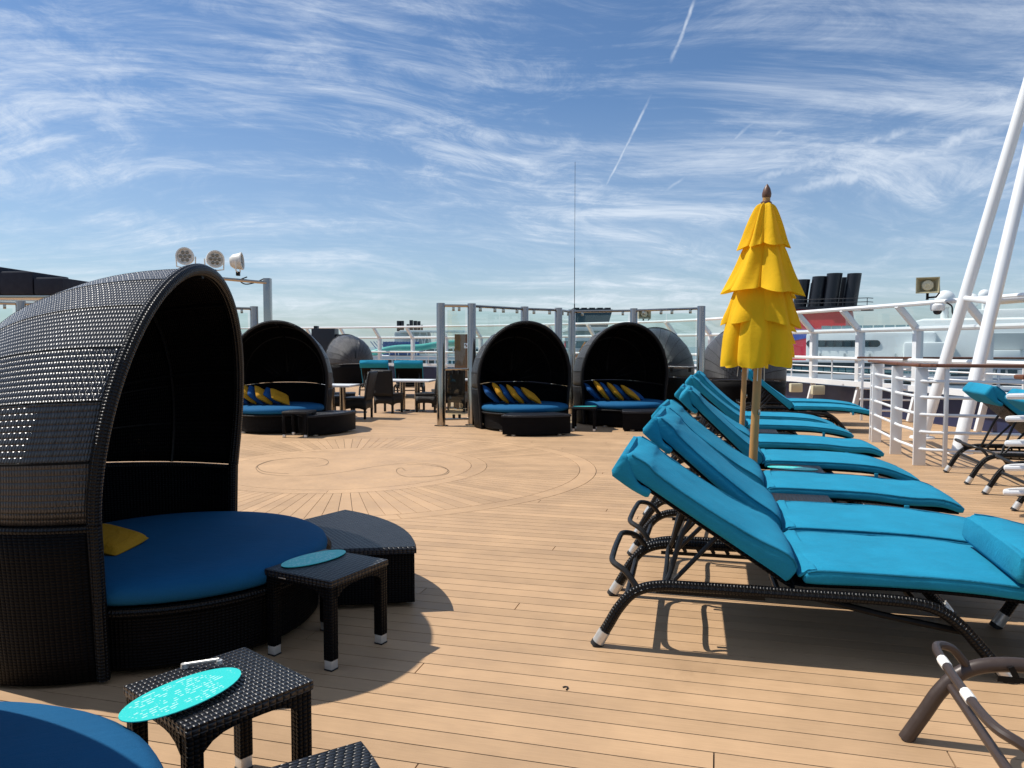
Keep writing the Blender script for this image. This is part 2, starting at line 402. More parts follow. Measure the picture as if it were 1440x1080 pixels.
while y < 34:
    y0, y1 = y + GAP / 2, y + PW - GAP / 2; sp = row_span(y + PW / 2); y += PW; row += 1
    if not sp: continue
    cuts = []; x = sp[0] + rnd.uniform(.5, 8.5)
    while x < sp[1]: cuts.append(x); x += rnd.choice((7.5, 8.6, 9.4))
    segs = [(a, b) for a, b in zip([sp[0]] + cuts, cuts + [sp[1]])]
    inside = circ(y0) is not None or circ(y1) is not None
    for a, b in segs:
        a += .003; b -= .003
        if not inside: plank(y0, y1, a, b); continue
        lf = lambda yy: MC[0] - (circ(yy) or 0) - .003
        rf = lambda yy: MC[0] + (circ(yy) or 0) + .003
        cm = max(circ(y0) or 0, circ(y1) or 0)
        if b <= MC[0] - cm or a >= MC[0] + cm: plank(y0, y1, a, b)
        else:
            if a < MC[0]: plank(y0, y1, a, (lambda yy, b=b: min(b, lf(yy))))
            if b > MC[0]: plank(y0, y1, (lambda yy, a=a: max(a, rf(yy))), b)
def poly_slab(poly, z0=-.02, z1=0.0, bev=.0012):
    n = len(poly); cx = sum(p[0] for p in poly) / n; cy = sum(p[1] for p in poly) / n
    mb = MB(); mb.add([(p[0], p[1], z1) for p in poly] + [(p[0], p[1], z0) for p in poly],
           [list(range(n))] + [[(i + 1) % n, i, n + i, n + (i + 1) % n] for i in range(n)])
    return mb
planks.sort(key=lambda q: q[1])
def in_view(poly):
    for p in poly + [((poly[0][0] + poly[len(poly) // 2][0]) / 2, poly[0][1])]:
        w = K(*p)
        if w[1] > 1.0 and abs(w[0]) < w[1] * .70: return True
    a = [K(*p) for p in poly]; xs = [q[0] / max(q[1], .3) for q in a]
    return min(xs) < 0 < max(xs) and max(q[1] for q in a) > 1
shown = [p for p in planks if in_view(p[0])]; hid = [p for p in planks if not in_view(p[0])]
for poly, _ in shown[:296]: poly_slab(poly).build('plank', 'plank', decko, smooth=0)
rest = MB()
for poly, _ in shown[296:] + hid:
    q = poly_slab(poly); rest.add(q.v, q.f)
ro = rest.build('far_planks', 'plank', decko, smooth=0); ro['kind'] = 'stuff'
# the round medallion: border ring, radial boards, inner ring, plain disc with an S scroll
def ring_piece(r0, r1, a0, a1, n=8):
    P = [(MC[0] + r1 * math.cos(a0 + (a1 - a0) * k / n), MC[1] + r1 * math.sin(a0 + (a1 - a0) * k / n)) for k in range(n + 1)]
    P += [(MC[0] + r0 * math.cos(a1 - (a1 - a0) * k / n), MC[1] + r0 * math.sin(a1 - (a1 - a0) * k / n)) for k in range(n + 1)]
    return P
for k in range(12):
    a = 2 * math.pi * k / 12 + .1
    poly_slab(ring_piece(3.055, 3.255, a + .0008, a + 2 * math.pi / 12 - .0008, 14)).build('border_board', 'plank', decko, smooth=0)
    poly_slab(ring_piece(1.635, 1.835, a + .25 + .0012, a + .25 + 2 * math.pi / 12 - .0012, 10)).build('inner_border_board', 'disc', decko, smooth=0)
NR = 128
for k in range(NR):
    a = 2 * math.pi * k / NR; g0 = .0028 / 1.85; g1 = .0028 / 3.04
    c0, c1 = a + g0, a + 2 * math.pi / NR - g0; e0, e1 = a + g1, a + 2 * math.pi / NR - g1
    P = [(MC[0] + r * math.cos(t), MC[1] + r * math.sin(t)) for r, t in ((1.842, c0), (3.048, e0), (3.048, e1), (1.842, c1))]
    poly_slab(P).build('radial_board', 'plank', decko, smooth=0)
poly_slab([(MC[0] + 1.629 * math.cos(t * math.pi / 36), MC[1] + 1.629 * math.sin(t * math.pi / 36)) for t in range(72)]).build('medallion_disc', 'disc', decko, smooth=0)
def groundpx(x, y):
    return ((x - 720) / 1081 * 1730 / (y - 485), 1730 / (y - 485))
scroll = [(443, 657), (456, 655), (460, 650), (450, 645.5), (425, 644.6), (385, 648), (362, 655), (358, 661), (369, 667.5), (404, 670.5), (446, 669), (488, 664), (529, 656.7), (567, 652.5), (592, 652.5), (617, 656), (629, 662), (621, 668.5), (592, 671.7), (571, 671.7), (559, 667.5), (556.5, 662), (563, 659), (569, 663)]
def ribbon(path, w, z):
    pts = smooth_path([(p[0], p[1], 0) for p in path], 8); mb = MB(); vs = []
    for i, p in enumerate(pts):
        t = (pts[min(i + 1, len(pts) - 1)] - pts[max(i - 1, 0)]).normalized(); n = Vector((-t.y, t.x, 0)) * w / 2
        vs += [(p.x + n.x, p.y + n.y, z), (p.x - n.x, p.y - n.y, z)]
    return mb.add(vs, [[2 * i, 2 * i + 1, 2 * i + 3, 2 * i + 2] for i in range(len(pts) - 1)])
sc = [unK(groundpx(*p)) for p in scroll]
ribbon(sc, .007, .003).build('scroll_inlay', 'inlay', decko, smooth=0)
ctr = (sum(p[0] for p in sc) / len(sc), sum(p[1] for p in sc) / len(sc))
sc2 = [(p[0] + (MC[0] - p[0]) * .0 + (-.035 if k < 8 else .035) * (1 if k < 8 else 1), p[1] + .055) for k, p in enumerate(sc[4:9])]
ribbon([(p[0] * .93 + ctr[0] * .07 - .12, p[1] * .88 + ctr[1] * .12 + .04) for p in sc[3:10]], .008, .003).build('scroll_inlay', 'inlay', decko, smooth=0)
ribbon([(p[0] * .93 + ctr[0] * .07 + .12, p[1] * .88 + ctr[1] * .12 - .04) for p in sc[13:20]], .008, .003).build('scroll_inlay', 'inlay', decko, smooth=0)

# ------------------------------------------------------------------ white windbreak along the ship's edge
rail = smooth_path([(p[0], p[1], 0) for p in RAIL], 10)
acc = [0]
for a, b in zip(rail, rail[1:]): acc.append(acc[-1] + (b - a).length)
def at(s):
    for i in range(len(rail) - 1):
        if acc[i + 1] >= s:
            t = (s - acc[i]) / (acc[i + 1] - acc[i]); p = rail[i].lerp(rail[i + 1], t); d = (rail[i + 1] - rail[i]).normalized()
            return p, d, Vector((d.y, -d.x, 0))        # outward = right-hand of travel
    return rail[-1], (rail[-1] - rail[-2]).normalized(), Vector((0, 1, 0))
wb = empty('windbreak_railing', (9.1, 8.5, 0)); tag(wb, 'white windbreak railing with inward canted glass panes round the deck edge', 'railing')
inv = Matrix.Translation((-9.1, -8.5, 0))
def local(p): return (p[0] - 9.1, p[1] - 8.5, p[2])
def off(s, o, z):
    p, d, n = at(s); return local((p.x + n.x * o, p.y + n.y * o, z))
SP = 1.86; tot = acc[-1]; ns = int(tot / SP); fine = [i * tot / 170 for i in range(171)]
MB().tube([off(s, 0, 2.41) for s in fine], .045, 8).build('top_rail', 'white', wb)
MB().tube([off(s, .43, 1.93) for s in fine], .05, 8).build('head_rail', 'white', wb)
MB().tube([off(s, .38, 1.28) for s in fine], .042, 8).build('hand_rail', 'white', wb)
for z in (.93, 1.08): MB().tube([off(s, .42, z) for s in fine], .018, 6).build('guard_bar', 'white', wb)
mb = MB(); mb.grid(lambda u, v: off(u * tot, [.36, .36, .56, .56, .36][round(v * 4)], [.64, .76, .76, .64, .64][round(v * 4)]), 170, 4); mb.build('sill_beam', 'white', wb, smooth=40)
for i in range(ns):
    s0 = .75 + i * SP; s1 = s0 + SP
    if s1 > tot: break
    p, d, n = at(s0); a = math.atan2(d.y, d.x)
    m = MB(); c = off(s0, .48, 1.30); m.box(c, (.13, .17, 1.28), rz(a), .012)
    A = Vector(off(s0, .48, 1.90)); B = Vector(off(s0, .02, 2.38)); mid = (A + B) / 2; dr = (B - A)
    q = dr.to_track_quat('Z', 'Y').to_matrix()
    m.box(mid, (.10, .12, dr.length + .06), q, .012); m.build('post', 'white', wb)
    MB().box(off(s0, .42, .36), (.07, .12, .72), rz(a) @ Matrix.Rotation(R(14), 3, 'X'), .008).build('bracket', 'white', wb)
    sm = (s0 + s1) / 2
    MB().tube([off(sm, .40, .72), off(sm, .40, 1.28)], .018, 6).build('stanchion', 'white', wb)
    g = MB(); e0, e1 = s0 + .08, s1 - .08
    g.grid(lambda u, v: off(e0 + (e1 - e0) * u, .485 + .012 * v, 1.32 + .57 * v), 1, 1)
    g.build('glass_pane', 'glassg', wb, smooth=0)
    g = MB(); g.grid(lambda u, v: off(e0 + (e1 - e0) * u, .44 - .40 * v, 1.97 + .41 * v), 1, 1); g.build('glass_pane', 'glassg', wb, smooth=0)
bw = MB(); bw.grid(lambda u, v: (lambda q: (q[0], q[1], q[2]))(off(u * tot, [.62, .62, .70, .70, .62][round(v * 4)], [-.3, .60, .60, -.3, -.3][round(v * 4)])), 170, 4)
bo = bw.build('bulwark', 'navy', None, smooth=40, loc=(9.1, 8.5, 0)); tag(bo, 'low navy painted bulwark below the white windbreak railing', 'bulwark')
for s in (14.9, 15.9):
    o = MB().box((0, 0, 0), (.30, .16, .22), None, .02).box((0, -.085, .02), (.2, .012, .12), None, .004).build('junction_box', 'beige2', None, loc=Vector(off(s, .16, .50)) + Vector((9.1, 8.5, 0)))
    tag(o, 'small cream junction box hung under the white windbreak sill', 'junction box', 'junction boxes under the windbreak sill')

# ------------------------------------------------------------------ steel and glass wind screens
def screen(name, pts, H, label, mids=True):
    root = empty(name, (pts[0][0], pts[0][1], 0)); tag(root, label, 'glass screen')
    L = lambda x, y, z: (x - pts[0][0], y - pts[0][1], z)
    for x, y in pts:
        MB().lathe([(0, H), (.082, H), (.085, H - .006), (.085, .012), (.14, .012), (.14, 0), (0, 0)], L(x, y, 0), 24).build('post', 'steel', root)
    for (x0, y0), (x1, y1) in zip(pts, pts[1:]):
        d = Vector((x1 - x0, y1 - y0, 0)); ln = d.length; d.normalize(); a = math.atan2(d.y, d.x)
        for z, r in ((H - .05, .028),) + (((1.12, .024), (.13, .024)) if mids else ((1.12, .024),)):
            MB().tube([L(x0 + d.x * .08, y0 + d.y * .08, z), L(x1 - d.x * .08, y1 - d.y * .08, z)], r, 10).build('cross_rail', 'steel', root)
        for z0, z1 in ((1.19, H - .14), (.20, 1.06)):
            nn = max(1, round(ln / 1.0))
            for k in range(nn):
                a0 = .12 + (ln - .24) * k / nn + .012; a1 = .12 + (ln - .24) * (k + 1) / nn - .012; c = (a0 + a1) / 2
                g = MB().box(L(x0 + d.x * c, y0 + d.y * c, (z0 + z1) / 2), (a1 - a0, .012, z1 - z0), rz(a)); g.build('glass_pane', 'glass', root, smooth=0)
                for q in (a0 + .12, a1 - .12):
                    for zc in ((z1 + .03,) if z0 > 1 else (z0 - .02, z1 + .0)):
                        MB().box(L(x0 + d.x * q, y0 + d.y * q, zc), (.05, .045, .085), rz(a), .006).build('clamp', 'dark' if z0 < 1 else 'steel', root)
    return root
screen('glass_wind_screen', [(-1.40, 15.15), (-.80, 15.3), (.27, 16.55), (1.03, 17.1), (1.39, 17.9), (2.74, 17.35), (4.0, 16.3)], 2.42,
       'folded glass wind screen on polished steel posts behind the two middle daybeds')
screen('glass_balustrade', [(-5.5, 16.45), (-7.35, 15.45), (-9.2, 14.45), (-11.0, 13.4)], 2.42, 'glass balustrade with steel posts under the row of round spotlights', False)

# light rig
rig = empty('light_rig', (-5.22, 16.5, 0)); tag(rig, 'steel gantry post and pipe carrying three round spotlights', 'light rig')
MB().box((0, 0, 1.51), (.15, .15, 3.02), None, .01).build('post', 'steel', rig)
MB().tube([(0, -.05, 2.92), (-1.4, -.20, 3.04), (-1.95, -.26, 3.09)], .035, 10).build('pipe', 'steel', rig)
MB().tube(smooth_path([(-.05, -.05, 3.01), (-.25, -.08, 2.92), (-.45, -.08, 2.89), (-.55, -.1, 2.97), (-.4, -.1, 3.04)], 6), .014, 6).build('cable', 'cord', rig)
def spot(loc, aim, label):
    r = empty('spotlight', loc); tag(r, label, 'spotlight', 'spotlights on the steel pipe')
    q = Vector(aim).to_track_quat('Z', 'Y').to_matrix()
    b = MB().lathe([(0, -.16), (.10, -.15), (.155, -.08), (.175, .06), (.185, .065), (.185, .095), (.155, .095), (.15, .06), (0, .06)], (0, 0, .26), 24, axis=q).build('lamp_housing', 'lamp', r)
    for k in range(7):
        a = k * math.pi / 3; rr = 0 if k == 6 else .088
        MB().lathe([(0, .085), (.034, .08), (.038, .062)], tuple(q @ Vector((rr * math.cos(a), rr * math.sin(a), 0)) + Vector((0, 0, .26))), 12, axis=q).build('lens', 'led', b)
    sx = Vector((q @ Vector((1, 0, 0)))); sx.z = 0; sx = sx.normalized() if sx.length > .2 else Vector((1, 0, 0))
    MB().tube([sx * -.2 + Vector((0, 0, .26)), sx * -.19 + Vector((0, 0, .05)), Vector((0, 0, .02)), sx * .19 + Vector((0, 0, .05)), sx * .2 + Vector((0, 0, .26))], .014, 6).build('yoke', 'lamp', r)
    MB().box((0, 0, .0), (.07, .09, .09), None, .01).build('clamp', 'dark', r)
spot((-6.88, 16.33, 3.20), (.10, -1, .03), 'round white spotlight facing straight out above the big daybed hood')
spot((-6.30, 16.38, 3.15), (.75, -1, -.05), 'round white spotlight turned partly aside, middle one on the pipe')
spot((-5.82, 16.43, 3.11), (1, .12, .08), 'round white spotlight turned sideways, next to the gantry post')

# ------------------------------------------------------------------ daybeds
ZH = .78
def arch(t):
    """rim outline, t 0..1 from one hinge over the top to the other"""
    a = R(-9.3) + t * R(198.6)
    return .90 * math.cos(a), .95 + 1.075 * math.sin(a)
def kz(v): return max(0, 1 - v ** 2.35) ** (1 / 2.35)
def ky(v): return max(0, 1 - v ** 2.6) ** (1 / 2.6) * (1 + .10 * math.sin(math.pi * min(1, v * 1.3)))
def hood_pt(t, v):
    v = min(1, max(0, v)); y, z = arch(t); ln = .175 * max(0, (z - ZH) / 1.27) ** 1.2
    return Vector((ln * (1 - v) - 1.20 * v, y * ky(v), ZH + .07 * v * v + (z - ZH) * kz(v) * (1 - .03 * v)))
def foot(t):           # outline of the wall under the hood, hinge to hinge round the back
    v = math.sin(math.pi * t) ** .9
    return -1.20 * v, .888 * ky(v) * (1 if t < .5 else -1)
def make_daybed():
    r = empty('daybed')
    # hood: flat strips between ribs, so light breaks from strip to strip
    NS, NSUB, NV = 13, 3, 34
    m = MB()
    def hp(u, v):
        s = u * NS; i = min(NS - 1, int(s)); fr = s - i
        vv = 1 - (1 - v) ** 1.5
        a = hood_pt(i / NS, vv); b = hood_pt((i + 1) / NS, vv); mid = hood_pt((i + .5) / NS, vv)
        p = a.lerp(b, fr); bul = (mid - a.lerp(b, .5)) * (4 * fr * (1 - fr)) * .10
        return p + bul
    m.grid(hp, NS * NSUB, NV, lambda u, v: (u * 3.3, (1 - (1 - v) ** 1.5) * 1.75 + .006 * int(u * NS * .9999)), flip=True)
    h = m.build('hood', 'hood', r, smooth=8); h.data.materials.append(M['hoodshade'])
    sol = h.modifiers.new('thickness', 'SOLIDIFY'); sol.thickness = .012; sol.offset = 0; sol.material_offset = 1
    MB().tube([hood_pt(i / 60, 0) for i in range(61)], .034, 10).build('hood_rim', 'wrap', r)
    for i in range(1, NS):
        MB().tube([hood_pt(i / NS, 1 - (1 - k / 26) ** 1.5) * 1.0 for k in range(26)], .0085, 5, cap=False).build('hood_seam', 'dark', r)
    for t in (.5,):
        MB().tube([hood_pt(t, 1 - (1 - k / 24) ** 1.5) * 1.0 - Vector((0, 0, .03)) for k in range(24)], .022, 6).build('hood_rib', 'dark', r)
    for t in (.18, .34, .66, .82):
        MB().tube([(lambda p: (p.x, p.y * .985, p.z - .015))(hood_pt(t, 1 - (1 - k / 22) ** 1.5)) for k in range(21)], .011, 6).build('hood_rib', 'dark', r)
    for v in (.38, .70):
        MB().tube([(lambda p: (p.x + .01, p.y * .985, (p.z - ZH) * .985 + ZH))(hood_pt(i / 40, v)) for i in range(41)], .012, 6).build('hood_hoop', 'dark', r)
    # wall under the hood
    w = MB()
    def wp(u, v):
        x, y = foot(u); k = .94 + .06 * v; return Vector((x * k, y * k, .02 + v * (ZH - .045 + .07 * (x / 1.2) ** 2)))
    w.grid(wp, 48, 5, lambda u, v: (u * 3.4, v * .75)); wo_ = w.build('back_wall', 'weave', r, smooth=40)
    so = wo_.modifiers.new('thickness', 'SOLIDIFY'); so.thickness = .03; so.offset = 0
    MB().tube([(lambda q: (q[0], q[1], ZH - .028 + .07 * (q[0] / 1.2) ** 2))(foot(i / 48)) for i in range(49)], .02, 8).build('wall_rim', 'wrap', r)
    # front posts that carry the hinge
    for s in (-1, 1):
        MB().tube([(.0, s * .84, .02), (.0, s * .86, .4), (.0, s * .888, ZH + .01)], [.03, .032, .034], 8).build('hinge_post', 'wrap', r)
    C = (-.01, 0, 0)
    MB().lathe([(0, .34), (.79, .34), (.825, .335), (.83, .31), (.80, .29), (.79, .05), (.77, .03), (0, .03)], C, 64).build('bed_base', 'weave', r)
    MB().tube([(C[0] + .83 * math.cos(k * math.pi / 32), .83 * math.sin(k * math.pi / 32), .335) for k in range(64)], .02, 8, closed=True).build('base_rim', 'wrap', r)
    c = MB(); prof = [(0, .492), (.28, .490), (.55, .486), (.73, .478), (.80, .466), (.835, .445), (.848, .415), (.842, .385), (.815, .362), (0, .36)]
    c.lathe(prof, C, 72); c.build('mattress', 'bed', r, smooth=60)
    for a in (40, 130, 220, 310): MB().box((C[0] + .72 * math.cos(R(a)), .72 * math.sin(R(a)), .02), (.07, .07, .04), None, .005).build('foot', 'cap', r)
    return r
db = make_daybed()
beds = [   # x, y, facing (degrees, 0 = to the right), label
    (-1.93, 4.40, 0, 'large black wicker hooded daybed opening sideways with one yellow pillow'),
    (-1.65, 1.60, 28, 'blue round daybed mattress touching the menu card that overhangs it'),
    (-4.40, 14.45, -82, 'black hooded daybed with pillows beneath the spotlight gantry post'),
    (.24, 14.75, -77, 'black hooded daybed with pillows between the steel posts and a second daybed'),
    (2.28, 15.55, -79, 'black hooded daybed with pillows beside the heads of the blue loungers'),
    (-6.85, 32.0, 118, 'black wicker daybed hood seen from behind, past the dining chairs'),
    (3.62, 19.5, 80, 'black wicker daybed hood seen from behind through the glass screen'),
    (5.38, 17.95, 72, 'black wicker daybed hood seen from behind, beside the yellow umbrella'),
]
for i, (x, yy, f, lab) in enumerate(beds):
    o = db if i == 0 else copy_tree(db)
    o.location = (x, yy, 0); o.rotation_euler = (0, 0, R(f)); tag(o, lab, 'daybed', 'round hooded daybeds')

# ottomans: ring sectors that fit the curve of a bed
def make_ottoman():
    r = empty('ottoman')
    def sector(r0, r1, h, n=14):
        P = [(r1 * math.cos(h * (2 * k / n - 1)), r1 * math.sin(h * (2 * k / n - 1))) for k in range(n + 1)]
        return P + [(r0 * math.cos(h * (1 - 2 * k / n)), r0 * math.sin(h * (1 - 2 * k / n))) for k in range(n + 1)]
    def slab(P, z0, z1, inset):
        cx = sum(p[0] for p in P) / len(P); n = len(P); mb = MB()
        ins = [(cx + (p[0] - cx) * (1 - inset), p[1] * (1 - inset)) for p in P]
        vs = [(p[0], p[1], z0) for p in P] + [(p[0], p[1], z1 - .012) for p in P] + [(p[0], p[1], z1) for p in ins]
        L = [0]
        for a, b in zip(P, P[1:] + P[:1]): L.append(L[-1] + math.hypot(a[0] - b[0], a[1] - b[1]))
        fs = []; uv = []
        for i in range(n):
            j = (i + 1) % n
            fs.append([i, j, n + j, n + i]); uv.append([(L[i], z0), (L[i + 1], z0), (L[i + 1], z1), (L[i], z1)])
            fs.append([n + i, n + j, 2 * n + j, 2 * n + i]); uv.append(None)
        fs.append([2 * n + i for i in range(n)]); uv.append(None)
        return mb.add(vs, fs, uv)
    slab(sector(1.01, 1.50, R(24)), .03, .34, .0).build('body', 'weave', r, smooth=30)
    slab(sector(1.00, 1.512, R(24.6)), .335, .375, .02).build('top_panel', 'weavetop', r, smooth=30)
    for a in (-17, 17):
        for q in (1.10, 1.42): MB().box((q * math.cos(R(a)), q * math.sin(R(a)), .017), (.06, .06, .034), None, .004).build('foot', 'cap', r)
    return r
ot = make_ottoman()
for i, (x, yy, a, lab) in enumerate([
    (-2.08, 4.42, 32, 'curved black wicker ottoman against the large sideways daybed'),
    (-1.74, 1.52, 8, 'curved black wicker ottoman next to the table with the large menu card'),
    (-4.42, 14.50, -30, 'curved wicker ottoman with sunlit top in front of the dining chairs'),
    (.22, 14.85, -81, 'curved wicker ottoman centred in front of the daybed by the steel posts'),
    (2.26, 15.65, -74, 'curved wicker ottoman in front of the daybed beside the lounger heads')]):
    o = ot if i == 0 else copy_tree(ot)
    o.location = (x, yy, 0); o.rotation_euler = (0, 0, R(a)); tag(o, lab, 'ottoman', 'curved wicker ottomans')

# small square wicker tables
def make_table():
    r = empty('side_table'); S = .215
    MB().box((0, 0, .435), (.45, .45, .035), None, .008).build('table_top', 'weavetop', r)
    for k in range(4):
        m = MB(); n = 10
        arc = [(-.175 + .35 * i / n, .402 - .05 * (abs(2 * i / n - 1) ** 4)) for i in range(n + 1)]
        vs = [(x, -S - .006, .42) for x, z in arc] + [(x, -S - .006, z) for x, z in arc] + [(x, -S + .02, .42) for x, z in arc] + [(x, -S + .02, z) for x, z in arc]
        q = n + 1; fs = []
        for i in range(n): fs += [[i, q + i, q + i + 1, i + 1], [2 * q + i, 2 * q + i + 1, 3 * q + i + 1, 3 * q + i], [q + i, 3 * q + i, 3 * q + i + 1, q + i + 1]]
        M_ = Matrix.Rotation(k * math.pi / 2, 3, 'Z'); m.add([M_ @ Vector(v) for v in vs], fs); m.build('apron', 'weave', r, smooth=30)
    for sx in (-1, 1):
        for sy in (-1, 1):
            l = MB().box((sx * (S - .022), sy * (S - .022), .235), (.052, .052, .37), None, .006).build('leg', 'weave', r)
            MB().box((sx * (S - .022), sy * (S - .022), .03), (.046, .046, .05), None, .003).build('leg_cap', 'cap', l)
            MB().box((sx * (S - .022), sy * (S - .022), .004), (.05, .05, .008), None, .002).build('foot_pad', 'rubber', l)
    return r
tb = make_table()
t1 = K(-1.965, 3.595); t2 = K(-1.625, 2.215)
tabs = [(t1, -14 - 15 + 0, 'black wicker side table tucked against the large sideways daybed'),
        (t2, -26 - 15, 'black wicker side table carrying the large turquoise menu card with a metal clip'),
        (K(.60, 6.02), -15, 'bare black wicker side table between two blue loungers'),
        (K(.72, 7.55), -15, 'black wicker side table with a menu card beside the umbrella pole'),
        (K(.55, 10.75), -15, 'bare black wicker side table past the second umbrella pole'),
        ((-3.72, 13.40, 0), -8, 'black wicker side table in front of the spotlight daybed'),
        ((1.36, 14.35, 0), -10, 'black wicker side table between the two middle daybeds')]
for i, (p, a, lab) in enumerate(tabs):
    o = tb if i == 0 else copy_tree(tb); o.location = (p[0], p[1], 0); o.rotation_euler = (0, 0, R(a)); tag(o, lab, 'side table', 'small wicker side tables')
MB().box((0, 0, 0), (.05, .004, .018), None, .001).build('table_tag', 'cap', tb, loc=(-.10, -.2225, .428))

def menu(x, yy, z, a, label, tilt=(0, 0)):
    n = 40; m = MB()
    top = [(.165 * math.cos(k * 2 * math.pi / n), .075 * math.sin(k * 2 * math.pi / n), .0) for k in range(n)]
    m.add(top + [(p[0], p[1], -.003) for p in top], [list(range(n)), [n + n - 1 - k for k in range(n)]] + [[k, n + k, n + (k + 1) % n, (k + 1) % n] for k in range(n)])
    o = m.build('menu_card', 'menu', None, smooth=30, loc=(x, yy, z), rot=(tilt[0], tilt[1], a)); o.scale = (1.35, 1.35, 1)
    tag(o, label, 'menu card', 'oval menu cards'); return o
def gp(x, yy, z):   # plank-free ground position at height z seen along a bearing
    d = (1.6 - z) * 1081 / (yy - 485); return ((x - 720) / 1081 * d, d)
a_ = gp(162, 1026, .47); b_ = gp(322, 952, .47)
menu((a_[0] + b_[0]) / 2, (a_[1] + b_[1]) / 2, .475, math.atan2(b_[1] - a_[1], b_[0] - a_[0]), 'large turquoise oval menu card with white print and a metal clip', (0, 0)).scale = (1.30, 1.42, 1)
a_ = gp(383, 803, .46); b_ = gp(489, 774, .46)
menu((a_[0] + b_[0]) / 2, (a_[1] + b_[1]) / 2, .459, math.atan2(b_[1] - a_[1], b_[0] - a_[0]), 'shaded turquoise oval menu card on the table against the large daybed').scale = (1.22, 1.25, 1)
p = K(.68, 7.52); menu(p[0], p[1], .459, R(-25), 'turquoise oval menu card on the table beside the umbrella pole')
p = (1.36, 14.30); menu(p[0], p[1], .459, R(5), 'turquoise oval menu card between the two middle daybeds')
c0 = gp(250, 940, .475); c1 = gp(300, 938, .475)
cl_ = empty('menu_clip', (c0[0], c0[1], .455)); tag(cl_, 'short silver metal clip lying at the edge of the large menu card', 'clip')
MB().tube([(0, 0, .012), (c1[0] - c0[0], c1[1] - c0[1], .026)], .0065, 8).build('clip_bar', 'cap', cl_)
MB().lathe([(0, .018), (.012, .016), (.013, 0), (0, 0)], (0, 0, 0), 12).build('clip_knob', 'cap', cl_)
MB().lathe([(0, .018), (.011, .016), (.012, .004), (0, .004)], (c1[0] - c0[0], c1[1] - c0[1], .008), 12).build('clip_knob', 'cap', cl_)

# pillows
def make_pillow(mat):
    m = MB()
    for sgn in (1, -1):
        def fn(u, v, sgn=sgn):
            a, b = u * 2 - 1, v * 2 - 1; k = 1 - .10 * (a * a * b * b) ; e = max(0, (1 - a ** 4) * (1 - b ** 4)) ** .55
            return Vector((a * .205 * (1 - .07 * (1 - b * b)) * k, b * .205 * (1 - .07 * (1 - a * a)) * k, sgn * .052 * e))
        m.grid(fn, 14, 14, flip=sgn < 0)
    return m
pil = {k: None for k in ('blue', 'gold')}
def pillow(mat, loc, normal, spin, label, group='scatter pillows on the daybeds', sc=1.0):
    if pil[mat] is None: o = make_pillow(mat).build('pillow', mat, None, smooth=60); pil[mat] = o
    else: o = pil[mat].copy(); col.objects.link(o)
    o.location = loc; o.scale = (sc, sc, sc); q = Vector(normal).to_track_quat('Z', 'Y'); o.rotation_mode = 'QUATERNION'
    from mathutils import Quaternion
    o.rotation_quaternion = q @ Quaternion((0, 0, 1), spin)
    tag(o, label, 'pillow', group)
def pillows(bi, rows, tail):
    x, yy, f, _ = beds[bi]; f = R(f)
    ordn = ('first', 'second', 'third', 'fourth', 'fifth', 'sixth', 'seventh')
    for k_, (mat, fx, fy, z, ang, sp) in enumerate(rows):    # fx forward, fy to the bed's right-hand when looking at it
        wx = x + math.cos(f) * fx - math.sin(f) * fy; wy = yy + math.sin(f) * fx + math.cos(f) * fy
        right = Vector((-math.sin(f), math.cos(f), 0)); up = Vector((0, 0, 1)); n = right * math.cos(ang) + up * math.sin(ang) + Vector((math.cos(f), math.sin(f), 0)) * .25
        nm = 'yellow' if mat == 'gold' else 'blue'
        pillow(mat, (wx, wy, z), n, sp, nm + ' pillow, ' + ordn[k_] + ' from the hood side in the daybed ' + tail)
row_ = [('blue', .02, -.66, .66, R(48), .5), ('gold', .12, -.50, .69, R(40), .72), ('blue', .10, -.36, .66, R(42), .6), ('gold', .16, -.22, .66, R(44), .8), ('blue', .08, -.06, .64, R(50), .5), ('gold', .20, .08, .635, R(54), .75)]
pillows(3, row_, 'by the steel posts')
pillows(4, [(m, a - .02, b - .02, c, d, e) for m, a, b, c, d, e in row_] + [('blue', .0, .22, .60, R(62), .6)], 'beside the lounger heads')
pillows(2, [(m, a, b - .02, c, d + .04, e) for m, a, b, c, d, e in row_], 'under the spotlights')
p = gp(150, 745, .55)
pillow('gold', (-2.21, 4.16, .535), (.22, -.10, 1), .3, 'yellow pillow lying at the hood edge of the large sideways daybed', sc=.8)

